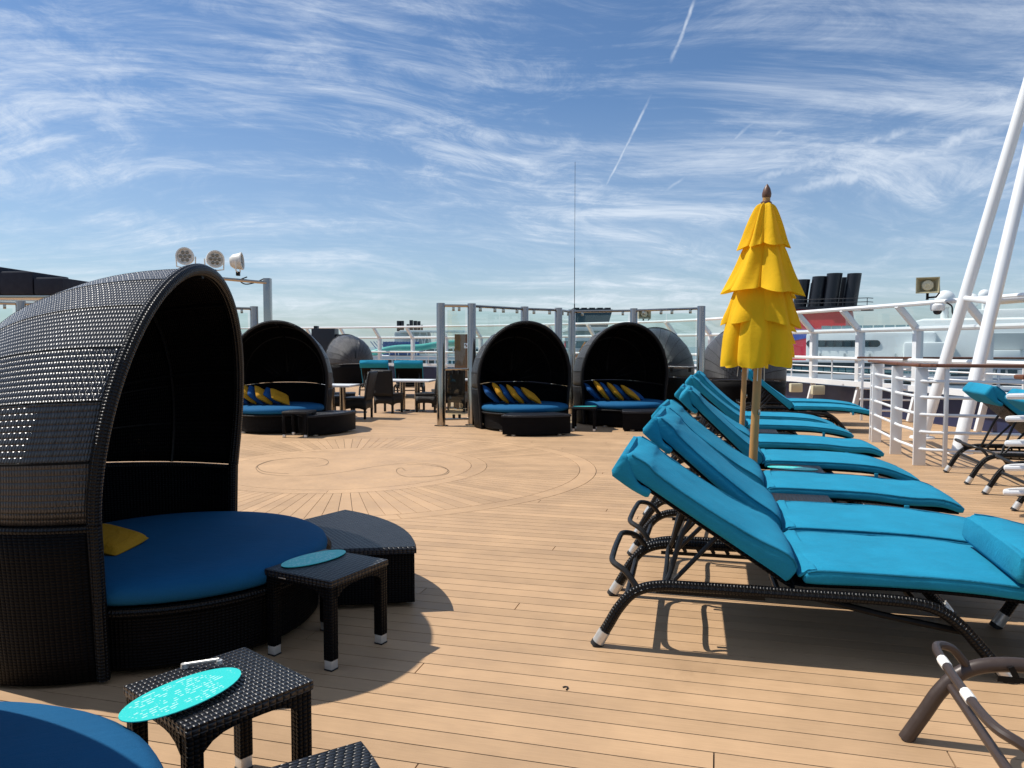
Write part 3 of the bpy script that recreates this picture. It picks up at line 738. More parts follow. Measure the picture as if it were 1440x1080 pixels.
# ------------------------------------------------------------------ sun loungers
def strip(path, thick, width, bulge=.012, ny=10, dip=0.0):
    """padded mat along a path of (x, z): rounded edges, slight crown"""
    pts = smooth_path([(x, 0, z) for x, z in path], 7); n = len(pts)
    T_ = smooth_path([(t, 0, 0) for t in thick], 7)
    prof = []                                       # cross-section: (y fraction, height fraction)
    for k in range(ny + 1): prof.append((-1 + 2 * k / ny, 1))
    half = [(1.0, .78), (1.012, .5), (1.0, .2)]
    ring = [(-1 + 2 * k / ny) for k in range(ny + 1)]
    vs = []; m = MB(); L = 0
    sec = [(r_ * .985, 1.0 - (.05 if abs(r_) > .99 else 0)) for r_ in ring] + [(1.0, .82), (1.0, .22), (.98, .03)] + [(-r_ * .9, 0.0) for r_ in ring] + [(-.98, .03), (-1.0, .22), (-1.0, .82)]
    for i, p in enumerate(pts):
        t = (pts[min(i + 1, n - 1)] - pts[max(i - 1, 0)]).normalized(); nn = Vector((-t.z, 0, t.x))
        if nn.z < 0 and abs(nn.z) > .2: nn = -nn
        th = T_[i].x; w = width / 2
        endk = min(i, n - 1 - i); sh = 1.0 if endk >= 2 else (.90, .97)[endk]; 
        for fy, fz in sec:
            crown = (bulge - dip * (i / (n - 1)) ** 7) * (1 - fy * fy) if fz > .8 else 0
            wob = .0022 * math.sin(fy * 3 + i * .55 + width * 7) + .0012 * math.sin(i * 1.3 + fy * 9)
            hz_ = (fz - .5) * (1 if endk >= 1 else .7) + .5
            v = p + nn * (hz_ * th + crown + (wob if fz > .5 else 0)); vs.append((v.x, fy * w * (1 if endk >= 1 else .985), v.z))
    k = len(sec); fs = []
    for i in range(n - 1):
        for j in range(k): fs.append([i * k + j, i * k + (j + 1) % k, (i + 1) * k + (j + 1) % k, (i + 1) * k + j])
    fs.append(list(range(k))[::-1]); fs.append([(n - 1) * k + j for j in range(k)])
    return m.add(vs, [f[::-1] for f in fs])
def make_lounger(back=38, blen=1.02, bare=False, droop=True, frame='wrap', tubem='tube', droopz=.30):
    r = empty('sun_lounger'); HX, HZ = .36, .385; a = R(back); ux, uz = -math.cos(a), math.sin(a)
    def bp(s, o=0.0): return (HX + ux * s + math.sin(a) * o * 1.0, HZ + uz * s + math.cos(a) * o)
    for s in (-1, 1):
        yy = s * .425
        path = smooth_path([(-.625, yy, .0), (-.56, yy, .115), (-.50, yy, .22), (-.42, yy, .305), (-.30, yy, .345), (-.1, yy, .352), (.4, yy, .352), (.85, yy, .352), (1.02, yy, .325), (1.13, yy, .25), (1.22, yy, .15), (1.35, yy, .0)], 5)
        sf = MB().tube(path, .029, 12).build('side_frame', frame, r)
        for e, (x0, x1) in enumerate(((-.625, -.565), (1.35, 1.27))):
            z1 = .105; d = Vector((x1 - x0, 0, z1)).normalized(); b0 = Vector((x0, yy, 0))
            if not bare:
                MB().tube([b0 + d * .02, b0 + d * .095], .0325, 12).build('leg_sleeve', 'cap', sf)
                MB().tube([b0 + d * .0, b0 + d * .024], .034, 12).build('foot_cap', 'rubber', sf)
        # notched rack on the inner side
        m = MB(); yi = s * .385; N = 5
        for k in range(N + 1):
            m.box((-.26 + .085 * k, yi, .335), (.022, .008, .045), Matrix.Rotation(R(-28), 3, 'Y'))
        m.box((-.04, yi, .305), (.55, .010, .020)); m.build('notch_rack', 'dark', r, smooth=0)
    bow = smooth_path([(-.40, -.425, .315), (-.47, -.40, .40), (-.545, -.33, .43), (-.56, -.15, .43), (-.56, .15, .43), (-.545, .33, .43), (-.47, .40, .40), (-.40, .425, .315)], 5)
    MB().tube(bow, .0165, 10).build('end_bow', tubem, r)
    if bare:
        for y0 in (-.12, .16): MB().tube([(-.56, y0 - .035, .43), (-.56, y0 + .035, .43)], .0185, 10).build('tape_band', 'tape', r)
    for x, z in ((-.47, .245), (.95, .325), (.30, .335)): MB().tube([(x, -.42, z), (x, .42, z)], .017, 10).build('cross_bar', tubem, r)
    # low stay rail
    MB().tube([(.42, -.36, .33), (.80, -.36, .255), (1.16, -.36, .20)], .017, 8).build('stay_rail', 'dark', r)
    MB().tube([(.42, .36, .33), (.80, .36, .255), (1.16, .36, .20)], .017, 8).build('stay_rail', 'dark', r)
    if bare: return r
    # seat and back panels
    seat = [(HX, .378), (.8, .388), (1.15, .385), (1.45, .362 if droop else .39), (1.78, droopz if droop else .385)]
    sp_ = strip(seat, [.022] * len(seat), .80, 0); sp_.build('seat_panel', 'weave', r, smooth=50)
    b0, b1 = bp(-.02, -.018), bp(blen - .03, -.018)
    strip([b0, bp(blen * .35, -.018), bp(blen * .7, -.018), b1], [.026] * 4, .80, 0).build('back_panel', 'weave', r, smooth=50)
    # prop: U-shaped stay from the back down to the rack
    q = bp(blen * .56, -.03)
    fx = max(-.27, q[0] - .28)
    MB().tube(smooth_path([(q[0], -.30, q[1]), (q[0] - .05, -.31, q[1] - .1), (fx + .03, -.34, .40), (fx, -.34, .335), (fx, 0, .335), (fx, .34, .335), (fx + .03, .34, .40), (q[0] - .05, .31, q[1] - .1), (q[0], .30, q[1])], 4), .014, 8).build('back_prop', tubem, r)
    q2 = bp(blen * .40, -.03)
    MB().tube([(q2[0], -.27, q2[1]), (fx + .05, -.30, .345)], .013, 8).build('prop_stay', tubem, r)
    MB().tube([(q2[0], .27, q2[1]), (fx + .05, .30, .345)], .013, 8).build('prop_stay', tubem, r)
    # padding
    st = [(HX + .055, .405), (HX + .14, .402), (.8, .41), (1.15, .407), (1.45, .384 if droop else .412), (1.66, droopz + .052 if droop else .41), (1.80, droopz + .012 if droop else .405)]
    sco = strip(st, [.055, .075, .068, .066, .066, .064, .05], .84, .010).build('seat_cushion', 'teal', r, smooth=60)
    bk = [bp(.03, .0), bp(.10, .004), bp(.30, .004), bp(.60, .004), bp(.85, .004), bp(blen - .10, .004), bp(blen + .015, .004)]
    bc = strip(bk, [.09, .125, .10, .085, .09, .105, .10], .84, .008, dip=.045); bco = bc.build('back_cushion', 'teal', r, smooth=60)
    def piping(path, th, par):
        P_ = smooth_path([(x, 0, z) for x, z in path], 5); H_ = smooth_path([(t_, 0, 0) for t_ in th], 5)
        for sy in (-1, 1):
            pt = []
            for i in range(1, len(P_) - 1):
                t_ = (P_[i + 1] - P_[i - 1]).normalized(); nn = Vector((-t_.z, 0, t_.x)); nn = -nn if nn.z < 0 else nn
                v_ = P_[i] + nn * (H_[i].x * .955); pt.append((v_.x, sy * .4165, v_.z))
            MB().tube(pt, .0055, 6).build('piping', 'piping', par)
    piping(bk, [.09, .125, .10, .085, .09, .105, .10], bco); piping(st, [.055, .075, .068, .066, .066, .064, .05], sco)
    # the canvas cover hooked over the head end
    hk = [bp(blen - .20, -.045), bp(blen - .10, -.055), bp(blen + .035, -.055)]
    strip(hk, [.05, .06, .16], .856, .0).build('head_cover', 'teal', bco, smooth=60)
    strip([(HX + .035, .43), (HX + .075, .455), (HX + .12, .472)], [.02, .022, .014], .83, 0).build('hinge_flap', 'teal', bco, smooth=60)
    MB().box((1.42, -.425, .36), (.035, .012, .06), None, .003).build('tie_strap', 'teal', r)
    return r
LA = make_lounger(33, 1.03); LB = make_lounger(41, 1.03); LC = make_lounger(8, 1.14, droop=False); LD = make_lounger(38, 1.03, droopz=.33); LE = make_lounger(44, 1.0, droopz=.27)
used = set()
def put_lounger(proto, X, Y, label, group='blue cushioned sun loungers', turn=0.0):
    o = proto if id(proto) not in used else copy_tree(proto); used.add(id(proto))
    p = K(X, Y); o.location = (p[0], p[1], 0); o.rotation_euler = (0, 0, -TH + turn); tag(o, label, 'sun lounger', group); return o
put_lounger(LA, 0, 4.45, 'blue lounger in the row whose foot end lies under another lounger\'s headrest', turn=R(2))
put_lounger(LB, 0, 5.40, 'blue lounger beside the bare side table, on its side away from the umbrella')
put_lounger(LD, -.02, 6.78, 'blue lounger between the bare side table and the umbrella pole', turn=R(-1))
put_lounger(LE, .03, 8.25, 'blue lounger just past the umbrella pole and its menu table', turn=R(1))
put_lounger(LD, .0, 9.75, 'blue lounger between the menu table lounger and the second umbrella pole')
put_lounger(LB, .0, 11.75, 'blue lounger just past the second umbrella pole', turn=R(1))
put_lounger(LE, .0, 13.15, 'blue lounger ending the long row, next to the hooded daybeds', turn=R(-1))
put_lounger(LB, .95, 15.4, 'blue lounger with dark underside standing apart before the white windbreak, near one of a pair')
put_lounger(LB, .95, 16.7, 'blue lounger standing apart before the white windbreak, far one of a pair')
put_lounger(LC, 2.16, 4.42, 'nearly flat blue lounger whose headrest overlaps the foot of another')
put_lounger(LB, 3.40, 10.24, 'blue lounger with white leg sleeves beside the leaning white poles')
put_lounger(LB, 3.40, 8.78, 'blue lounger next to the short white rail end')
for x, yy, lab in ((-4.2, 23.6, 'beyond the sunlit dining chair'), (-3.12, 23.3, 'just over the long white dining table')):
    o = copy_tree(LB); o.location = (x, yy, 0); o.rotation_euler = (0, 0, R(95)); tag(o, 'blue lounger headrest seen from behind, ' + lab, 'sun lounger', 'loungers past the dining table')
bare = make_lounger(bare=True, frame='brown', tubem='brown'); p = K(1.38, 2.93)
bare.location = (p[0], p[1], 0); bare.rotation_euler = (0, 0, -TH); tag(bare, 'bare brown metal lounger frame with white tape bands and no cushion', 'sun lounger')

# ------------------------------------------------------------------ umbrellas
def make_umbrella(seed):
    g = random.Random(seed); r = empty('umbrella')
    MB().lathe([(0, 3.0), (.034, 3.0), (.040, .03), (0, .03)], (0, 0, 0), 20).build('pole', 'pole', r)
    MB().lathe([(0, .10), (.05, .10), (.055, .045), (.26, .04), (.27, .0), (0, 0)], (0, 0, 0), 28).build('base', 'dark', r)
    MB().lathe([(0, 3.075), (.012, 3.06), (.030, 3.03), (.042, 2.985), (.040, 2.955), (.026, 2.935), (.030, 2.92), (.05, 2.905), (.05, 2.88), (0, 2.88)], (0, 0, 0), 18).build('finial', 'finial', r)
    def tier(name, prof, A0, A1, hem, seed2):
        """cloth hanging slack: a profile of (z, radius) with irregular drape folds that deepen towards the hem"""
        q_ = random.Random(seed2)
        nf = q_.choice((5, 6)); ph = q_.uniform(0, 6.28); k1, k2 = q_.uniform(0, 6.28), q_.uniform(0, 6.28)
        am = [q_.uniform(.55, 1.2) for _ in range(nf + 1)]; tw = q_.uniform(-.5, .5)
        PR = smooth_path([(p_[1], 0, p_[0]) for p_ in prof], 6)
        def fn(u, v):
            i = v * (len(PR) - 1); k = min(len(PR) - 2, int(i)); q = PR[k].lerp(PR[k + 1], i - k); an = 2 * math.pi * u
            w = nf * an + ph + .75 * math.sin(2 * an + k1) + .55 * math.sin(3 * an + k2) + tw * v       # unevenly spaced pleats
            c = (w / (2 * math.pi)) % nf; n = int(c); x = c - n
            a1 = am[n] * (1 - x) + am[(n + 1) % nf] * x
            tri = 1 - abs(2 * x - 1) ** 1.25                                                             # straight flanks
            fo = a1 * (1.7 * tri - .95) + .16 * math.sin(2.0 * w + k2 + 3 * v)
            A = A0 + (A1 - A0) * v ** .85
            lean = .55 * v * (x - .5) * (1 - abs(2 * x - 1)) * a1                                        # pleats fall to one side
            rad = max(.03, q.x + A * fo); an2 = an + lean
            return Vector((rad * math.cos(an2), rad * math.sin(an2), q.z + hem * v ** 3 * (fo + .5 * math.sin(an + k1))))
        return MB().grid(fn, 220, 26, flip=True, closed_u=True).build(name, 'yellow', r, smooth=48)
    tier('lower_canopy', [(2.25, .15), (2.05, .22), (1.85, .265), (1.68, .292), (1.54, .298), (1.46, .296), (1.42, .285)], .02, .078, -.03, seed * 7 + 1)
    tier('side_flap', [(2.30, .16), (2.12, .225), (1.95, .270), (1.86, .295), (1.79, .305)], .02, .080, -.04, seed * 7 + 2)
    tier('middle_canopy', [(2.62, .10), (2.48, .165), (2.30, .225), (2.16, .285), (2.08, .325)], .015, .085, -.03, seed * 7 + 3)
    tier('top_canopy', [(2.90, .04), (2.86, .075), (2.72, .125), (2.58, .165), (2.50, .195)], .008, .060, -.03, seed * 7 + 4)
    for a in (.6, 2.4, 4.4): MB().tube([(.09 * math.cos(a), .09 * math.sin(a), 1.42), (.10 * math.cos(a), .10 * math.sin(a), 1.27)], .004, 5).build('tie_cord', 'tape', r)
    MB().box((.02, -.042, .98), (.02, .012, .05), None, .003).build('pin', 'steel', r)
    return r
ua = make_umbrella(3); p = K(.31, 7.45); ua.location = (p[0], p[1], 0); ua.rotation_euler = (0, R(2.0), 0); tag(ua, 'closed yellow umbrella on wooden pole beside the table with a menu card', 'umbrella', 'closed yellow umbrellas')
for (p, a, lab) in ((K(.31, 10.9), .5, 'closed yellow umbrella whose pole stands behind the first among the loungers'),
                    (K(1.50, 19.6), 4.0, 'closed yellow umbrella whose pole stands behind the pair of loungers set apart'),
                    ((8.02, 11.3), 1.2, 'closed yellow umbrella beyond the leaning white poles')):
    o = copy_tree(ua); o.location = (p[0], p[1], 0); o.rotation_euler = (0, R(2.6), a); o.scale = (.92, .92, .92); tag(o, lab)

# ------------------------------------------------------------------ white stair rail with wooden cap
def bar_rail(name, pts, wide, thin, H, label, bars=(.22, .45, .68, .91, 1.12), cap=True):
    o0 = pts[0]; root = empty(name, (o0[0], o0[1], 0)); tag(root, label, 'railing'); L = lambda p, z: (p[0] - o0[0], p[1] - o0[1], z)
    for p, a in wide: MB().box(L(p, H / 2 - .01), (.15, .05, H - .02), rz(a), .006).build('wide_post', 'white', root)
    for p in thin: MB().box(L(p, H / 2 - .01), (.05, .05, H - .02), rz(-TH), .006).build('thin_post', 'white', root)
    for z in bars: MB().tube([L(p, z) for p in pts], .021, 8).build('guard_bar', 'white', root)
    if cap:
        for a, b in zip(pts, pts[1:]):
            A = Vector(L(a, H + .02)); B = Vector(L(b, H + .02)); d = B - A
            MB().box((A + B) / 2, (d.length + .12, .135, .045), rz(math.atan2(d.y, d.x)), .016).build('cap_rail', 'caprail', root)
    return root
e1, e2, e3, e4 = K(2.50, 14.0)[:2], K(2.58, 11.12)[:2], K(8.2, 11.12)[:2], K(2.50, 17.6)[:2]
bar_rail('stair_railing', [e1, K(2.52, 12.0)[:2], K(2.60, 11.2)[:2], K(2.72, 11.12)[:2], e3],
         [(K(2.53, 13.72)[:2], -TH), (K(2.53, 12.28)[:2], -TH), (K(2.60, 11.22)[:2], -TH)], [K(2.88, 11.12)[:2], K(4.2, 11.12)[:2], K(5.6, 11.12)[:2], K(2.50, 14.0)[:2]], 1.31,
         'white stair railing of flat posts and round bars with brown wooden cap')
bar_rail('stair_railing', [K(2.9, 17.6)[:2], K(8.4, 17.6)[:2]], [], [K(q, 17.6)[:2] for q in (2.95, 4.2, 5.5, 6.8)], 1.31, 'white stair railing with wooden cap behind the leaning poles')
s0 = (4.78, 7.18); rr_ = empty('railing_end', (s0[0], s0[1], 0)); tag(rr_, 'rounded white end of a bar railing next to a blue lounger', 'railing')
for z in (.22, .45, .68, .91, 1.12): MB().tube(smooth_path([(.35, .10, z), (.06, .08, z), (-.10, .03, z), (-.13, -.03, z), (-.06, -.07, z), (1.2, -.05, z)], 5), .024, 8).build('guard_bar', 'white', rr_)
MB().tube([(.12, -.02, 0), (.12, -.02, 1.26)], .03, 10).build('thin_post', 'white', rr_)
MB().box((.55, 0, 1.30), (1.2, .14, .045), None, .016).build('cap_rail', 'caprail', rr_)

# leaning poles and mast
b1 = (7.05, 13.15); b2 = (6.62, 11.35); top = (8.55, 12.3, 6.35)
ms = empty('tripod_mast', (8.55, 12.3, 0)); tag(ms, 'white tripod mast of two leaning poles and one upright inside the stair railing', 'mast')
def Lm(p): return (p[0] - 8.55, p[1] - 12.3, p[2])
MB().tube([Lm((b1[0], b1[1], 0)), Lm((top[0] - .05, top[1] + .1, 6.9))], .092, 24).build('leaning_pole', 'white', ms)
MB().tube([Lm((b2[0], b2[1], 0)), Lm((top[0] - .05, top[1] - .1, 6.6))], .092, 24).build('leaning_pole', 'white', ms)
MB().tube([(0, 0, 0), (0, 0, 9)], .12, 24).build('upright', 'white', ms)
q1 = Vector(Lm((b1[0], b1[1], 0))).lerp(Vector(Lm((top[0] - .05, top[1] + .1, 6.9))), .345); q2 = Vector(Lm((b2[0], b2[1], 0))).lerp(Vector(Lm((top[0] - .05, top[1] - .1, 6.6))), .34)
MB().tube([q1, q2, (0, 0, 2.35)], .045, 10).build('brace', 'white', ms)
for b in (b1, b2): MB().lathe([(0, .03), (.19, .03), (.20, 0), (0, 0)], Lm((b[0], b[1], 0)), 24).build('base_plate', 'white', ms)

# ------------------------------------------------------------------ loudspeakers, dome camera, antenna
def speaker(loc, a, label, sc=1.0):
    r = empty('loudspeaker', loc, a); r.scale = (sc, sc, sc); tag(r, label, 'loudspeaker', 'beige horn loudspeakers')
    # mouth faces -y: outer flare, recess, round horn plug
    m = MB(); W, H_, D_ = .25, .19, .36
    fr = [(-W, -H_), (W, -H_), (W, H_), (-W, H_)]
    vs = [(x, -D_ / 2, z) for x, z in fr] + [(x * .93, -D_ / 2, z * .91) for x, z in fr] + [(x * .55, -D_ / 2 + .16, z * .55) for x, z in fr] + [(x * .82, D_ / 2, z * .80) for x, z in fr]
    fs = []
    for i in range(4):
        j = (i + 1) % 4; fs += [[i, j, 4 + j, 4 + i], [4 + i, 4 + j, 8 + j, 8 + i], [j, i, 12 + i, 12 + j]]
    fs += [[8, 9, 10, 11], [15, 14, 13, 12]]
    m.add(vs, fs); h = m.build('horn', 'beige', r, smooth=30, loc=(0, 0, .33))
    q = Vector((0, -1, 0)).to_track_quat('Z', 'Y').to_matrix()
    MB().lathe([(0, .10), (.05, .10), (.062, .085), (.105, .08), (.125, .06), (.125, 0), (0, 0)], (0, -.06, 0), 24, axis=q).build('horn_plug', 'beige2', h)
    MB().add([(-.045, -.165, .05), (-.045, -.165, -.05), (.05, -.165, 0)], [[0, 1, 2]]).build('emblem', 'beige', h, smooth=0)
    MB().tube([(.235, .05, .33), (.245, .05, .15), (.18, .05, .06), (0, .05, .05), (-.02, .05, .0)], .022, 8).tube([(0, .05, .0), (0, .05, .20)], .03, 8).build('bracket', 'dark', r)
    return r
speaker((7.72, 14.35, 2.44), R(-28), 'beige horn loudspeaker on the white windbreak rail by the leaning poles', .78)
speaker((4.95, 29.0, 2.44), R(5), 'beige horn loudspeaker on the windbreak seen through the glass screen', .95)
dm = empty('dome_camera', (7.86, 14.25, 2.36)); tag(dm, 'white dome camera hanging beneath the beige horn loudspeaker', 'camera')
MB().lathe([(0, .04), (.10, .04), (.125, .01), (.125, -.06), (.11, -.09), (0, -.09)], (0, 0, -.04), 24).build('housing', 'white', dm)
MB().lathe([(.075, -.09), (.07, -.125), (.045, -.155), (0, -.165)], (0, 0, -.04), 20).build('lens_dome', 'black', dm)
MB().tube(smooth_path([(.16, 0, .02), (.25, -.02, -.05), (.27, -.02, -.18), (.36, -.02, -.25), (.44, 0, -.15), (.40, .02, -.02), (.45, .02, .03)], 6), .014, 6).build('cable', 'cord', dm)
an = MB().tube([(0, 0, 1.2), (0, 0, 3.2)], .022, 6).tube([(0, 0, 3.2), (0, 0, 5.0)], .014, 6).tube([(0, 0, 5.0), (0, 0, 8.7)], .008, 6).build('whip_antenna', 'cord', None, loc=(2.45, 30.25, 0)); tag(an, 'tall thin dark whip antenna rising behind the glass screen', 'antenna')

# ------------------------------------------------------------------ dining chairs and tables
def make_chair():
    r = empty('dining_chair')      # faces +x
    m = MB()
    m.grid(lambda u, v: Vector((-.24 - .10 * v ** 1.4 - .02 * math.sin(math.pi * u), (u - .5) * (.50 + .06 * v), .42 + .60 * v)), 8, 8, lambda u, v: (u * .5, v * .62))
    b = m.build('backrest', 'chairweave', r, smooth=50); s = b.modifiers.new('thickness', 'SOLIDIFY'); s.thickness = .045; s.offset = 0
    MB().box((.0, 0, .435), (.52, .52, .06), None, .02).build('seat', 'chairweave', r)
    for k, (nx, ny) in enumerate(((1, 0), (-1, 0), (0, 1), (0, -1))):
        n = 8; arc = [(-.25 + .5 * i / n, .17 + .06 * (1 - (2 * i / n - 1) ** 4)) for i in range(n + 1)]; vs = []
        for x, z in arc:
            for zz_, o in ((.41, .24), (z, .245)): vs.append((o if nx else x, o if ny else x, zz_) if False else ((nx * o if nx else x), (ny * o if ny else x), zz_))
        fs = [[2 * i, 2 * i + 1, 2 * i + 3, 2 * i + 2] for i in range(n)]
        s_ = MB().add(vs, fs).build('skirt', 'chairweave', r, smooth=30); s = s_.modifiers.new('thickness', 'SOLIDIFY'); s.thickness = .02; s.offset = 0
    for sx in (-1, 1):
        for sy in (-1, 1): MB().box((sx * .228, sy * .228, .21), (.045, .045, .42), None, .005).build('leg', 'chairweave', r)
    return r
ch = make_chair()
chairs = [(-3.36, 16.75, 172, 'dark wicker dining chair with sunlit grey back at the round table end'),
          (-2.92, 18.15, 70, 'dark wicker dining chair with its back turned, tucked at the long white table'),
          (-1.98, 18.35, 165, 'dark wicker dining chair at the long white table, next to the steel post'),
          (-4.05, 17.3, 20, 'dark wicker dining chair partly hidden by the spotlight daybed'),
          (-4.0, 18.3, 10, 'dark wicker dining chair behind the one hidden by the spotlight daybed'),
          (-1.35, 18.5, 85, 'dark wicker dining chair seen through the glass between two steel posts'),
          (-1.75, 19.6, 200, 'dark wicker dining chair on the far side of the long white table')]
for i, (x, yy, a, lab) in enumerate(chairs):
    o = ch if i == 0 else copy_tree(ch); o.location = (x, yy, 0); o.rotation_euler = (0, 0, R(a)); tag(o, lab, 'chair', 'wicker dining chairs')
def dtable(loc, a, size, label):
    r = empty('dining_table', loc, a); tag(r, label, 'table', 'white dining tables')
    MB().box((0, 0, .735), (size[0], size[1], .045), None, .012).build('table_top', 'whitetop', r)
    for s in (-1, 1):
        MB().lathe([(.065, .71), (.065, .02), (.20, .02), (.205, 0), (0, 0)], (s * size[0] * .16, 0, 0), 20).build('column', 'steel', r)
dtable((-2.48, 18.65, 0), R(-8), (1.15, .8), 'white dining table on two steel columns beside the steel screen post')
dtable((-3.74, 16.38, 0), R(-8), (.8, .7), 'white dining table partly hidden behind the spotlight daybed')
dtable((-1.1, 19.2, 0), R(-8), (1.0, .8), 'white dining table behind the glass, next to the brown cabinet')

cb = empty('service_cabinet', (-1.25, 19.6, 0)); tag(cb, 'tall brown wooden cabinet with a small white sign behind the glass', 'cabinet')
MB().box((0, 0, .94), (.40, .35, 1.86), None, .01).build('body', 'cabinet', cb)
MB().box((.0, -.182, .95), (.36, .014, 1.74), None, .004).build('door', 'cabinet', cb)
sg = MB().box((.09, -.193, 1.58), (.10, .006, .13), None, .002).build('sign', 'white', cb)
MB().box((.075, -.198, 1.60), (.035, .003, .04)).box((.105, -.198, 1.57), (.03, .003, .045)).build('pictogram', 'cabinet', sg, smooth=0)

# dark structures on the left
dk = empty('stacked_awning', (-12.9, 20.0, 0)); tag(dk, 'dark navy folded awning stepping down behind the large daybed hood', 'awning')
for k, (x0, x1, zt) in enumerate(((-3.2, .15, 3.55), (.15, 1.0, 3.42), (1.0, 1.75, 3.27))):
    MB().box(((x0 + x1) / 2, 0, (zt + 2.85) / 2), (x1 - x0 - .02, 1.6, zt - 2.85), None, .05).build('awning_fold', 'navyc', dk)
MB().box((-.7, 0, 2.80), (5.0, 1.5, .08), None, .01).build('frame_beam', 'steel', dk)
for x in (-2.6, 1.5): MB().box((x, .5, 1.38), (.1, .1, 2.76), None, .01).build('support_post', 'steel', dk)
eq = empty('equipment_box', (-8.1, 33.4, 0)); tag(eq, 'dark square equipment housing rising behind a daybed hood', 'equipment box')
MB().box((0, 0, 1.15), (1.0, .8, 2.3), None, .02).build('body', 'black', eq)
MB().box((-.38, 0, 2.36), (.16, .3, .12), None, .01).build('vent_cap', 'black', eq)
MB().box((.575, 0, 1.93), (.14, .5, .26), None, .01).build('vent_cap', 'black', eq)
hk_ = K(0, 0); q = gp(797, 979, 0)
o = MB().tube(smooth_path([(-.012, .012, .004), (.0, .018, .004), (.012, .012, .004), (.008, -.002, .004), (.002, -.016, .004)], 5), .003, 6).build('wire_hook', 'cord', None, loc=(q[0], q[1], 0)); tag(o, 'tiny dark bent wire hook lying on the deck planks', 'wire')

# ------------------------------------------------------------------ ships moored beyond
def part(parent, name, mat, boxes, bev=0.0, smooth=30):
    m = MB()
    for x0, x1, y0, y1, z0, z1 in boxes: m.box(((x0 + x1) / 2, (y0 + y1) / 2, (z0 + z1) / 2), (x1 - x0, y1 - y0, z1 - z0), None, bev)
    return m.build(name, mat, parent, smooth)
# right ship, about 110 m off
s = empty('cruise_ship', (56, 112, -24)); s.rotation_euler = (0, 0, R(-30)); tag(s, 'white cruise ship with red funnel and slanted black exhaust pipes', 'ship', 'ships moored beyond the railing')
X, Y0, Z = 56, 112, -24
def B(x0, x1, y0, y1, z0, z1): return (x0 - X, x1 - X, y0 - Y0, y1 - Y0, z0 - Z, z1 - Z)
part(s, 'hull', 'shipwhite', [B(20, 110, 109, 135, -24, -4.0)])
part(s, 'deck_house', 'shipwhite', [B(43.6, 61, 111, 128, -3.9, 3.5)], .5)
part(s, 'deck_house', 'shipwhite', [B(57, 63, 109.5, 118, -2.9, 2.0)], .35)
part(s, 'bridge_block', 'shipwhite', [B(58, 82, 112.5, 130, -3.8, 5.4)], 1.3)
part(s, 'upper_house', 'shipwhite', [B(63, 85, 114, 130, 5.2, 6.6)], .4)
part(s, 'ledge', 'shipwhite', [B(66.5, 71, 110.5, 113, -.6, .9)], .15)
part(s, 'recess', 'shipgrey', [B(66.8, 71.5, 112.2, 112.6, .95, 3.2)])
for k in range(3): part(s, 'window', 'shipglass', [B(66.9 + k * 1.4, 68.0 + k * 1.4, 112.2, 112.6, -2.3, -1.1)])
w = MB(); n = 12
st = [(-4.6 + .5 * math.cos(a), .5 * math.sin(a)) for a in [math.pi / 2 + math.pi * k / n for k in range(n + 1)]] + [(4.6 + .5 * math.cos(a), .5 * math.sin(a)) for a in [-math.pi / 2 + math.pi * k / n for k in range(n + 1)]]
w.add([(48.8 + x - X, 110.9 - Y0, 1.8 + z - Z) for x, z in st] + [(48.8 + x - X, 111.3 - Y0, 1.8 + z - Z) for x, z in st], [list(range(len(st)))] + [[i, len(st) + i, len(st) + (i + 1) % len(st), (i + 1) % len(st)] for i in range(len(st))])
wo2 = w.build('long_window', 'shipglass', s, smooth=0)
for k in range(7): part(wo2, 'mullion', 'black', [B(45.2 + k * 1.2, 45.26 + k * 1.2, 110.82, 110.9, 1.32, 2.28)])
for k in range(5): part(s, 'lamp_fitting', 'shipgrey', [B(45.6 + k * 3.4, 45.85 + k * 3.4, 110.6, 110.95, -.2, .35)], .05)
for k in range(26): 
    m = MB(); m.lathe([(.72, -.46), (.72, .46)], (37.8 + k * 1.02 - X, 109.6 - Y0, -1.75 - Z), 8, R(180), R(360), Matrix.Rotation(R(90), 3, 'Y') @ Matrix.Rotation(R(90), 3, 'Z')); m.build('curved_pane', 'tealglass', s, smooth=60)
part(s, 'glass_gallery', 'shipglass', [B(37, 66, 109.7, 110.6, -2.7, -1.0)])
part(s, 'gallery_sill', 'shipwhite', [B(36.5, 67, 108.7, 110.4, -3.4, -2.75)]); part(s, 'gallery_roof', 'shipwhite', [B(36.5, 67, 109.0, 110.4, -1.0, -.72)])
part(s, 'hull_window_band', 'shipglass', [B(22, 108, 108.9, 109.2, -5.6, -4.5)]); part(s, 'hull_window_band', 'shipglass', [B(22, 108, 108.9, 109.2, -8.6, -7.5)])
for k in range(9): part(s, 'roof_glass', 'tealglass', [B(45.6 + k * 1.45, 46.9 + k * 1.45, 112.5, 112.7, 3.55, 4.5)])
part(s, 'roof_cabin', 'shipgrey', [B(46.2, 49.6, 114, 117, 3.5, 4.4)])
f = MB(); fx0, fx1 = 38.5, 47.8
f.add([(fx0 - X, 118 - Y0, -1 - Z), (fx1 + 1.2 - X, 118 - Y0, -1 - Z), (fx1 + 1.2 - X, 132 - Y0, -1 - Z), (fx0 - X, 132 - Y0, -1 - Z), (fx0 + .6 - X, 119 - Y0, 7.3 - Z), (fx1 + .2 - X, 119 - Y0, 7.3 - Z), (fx1 + .2 - X, 131 - Y0, 7.3 - Z), (fx0 + .6 - X, 131 - Y0, 7.3 - Z)], [[0, 1, 5, 4], [1, 2, 6, 5], [2, 3, 7, 6], [3, 0, 4, 7], [4, 5, 6, 7]])
fo = f.build('funnel', 'red', s, smooth=0)
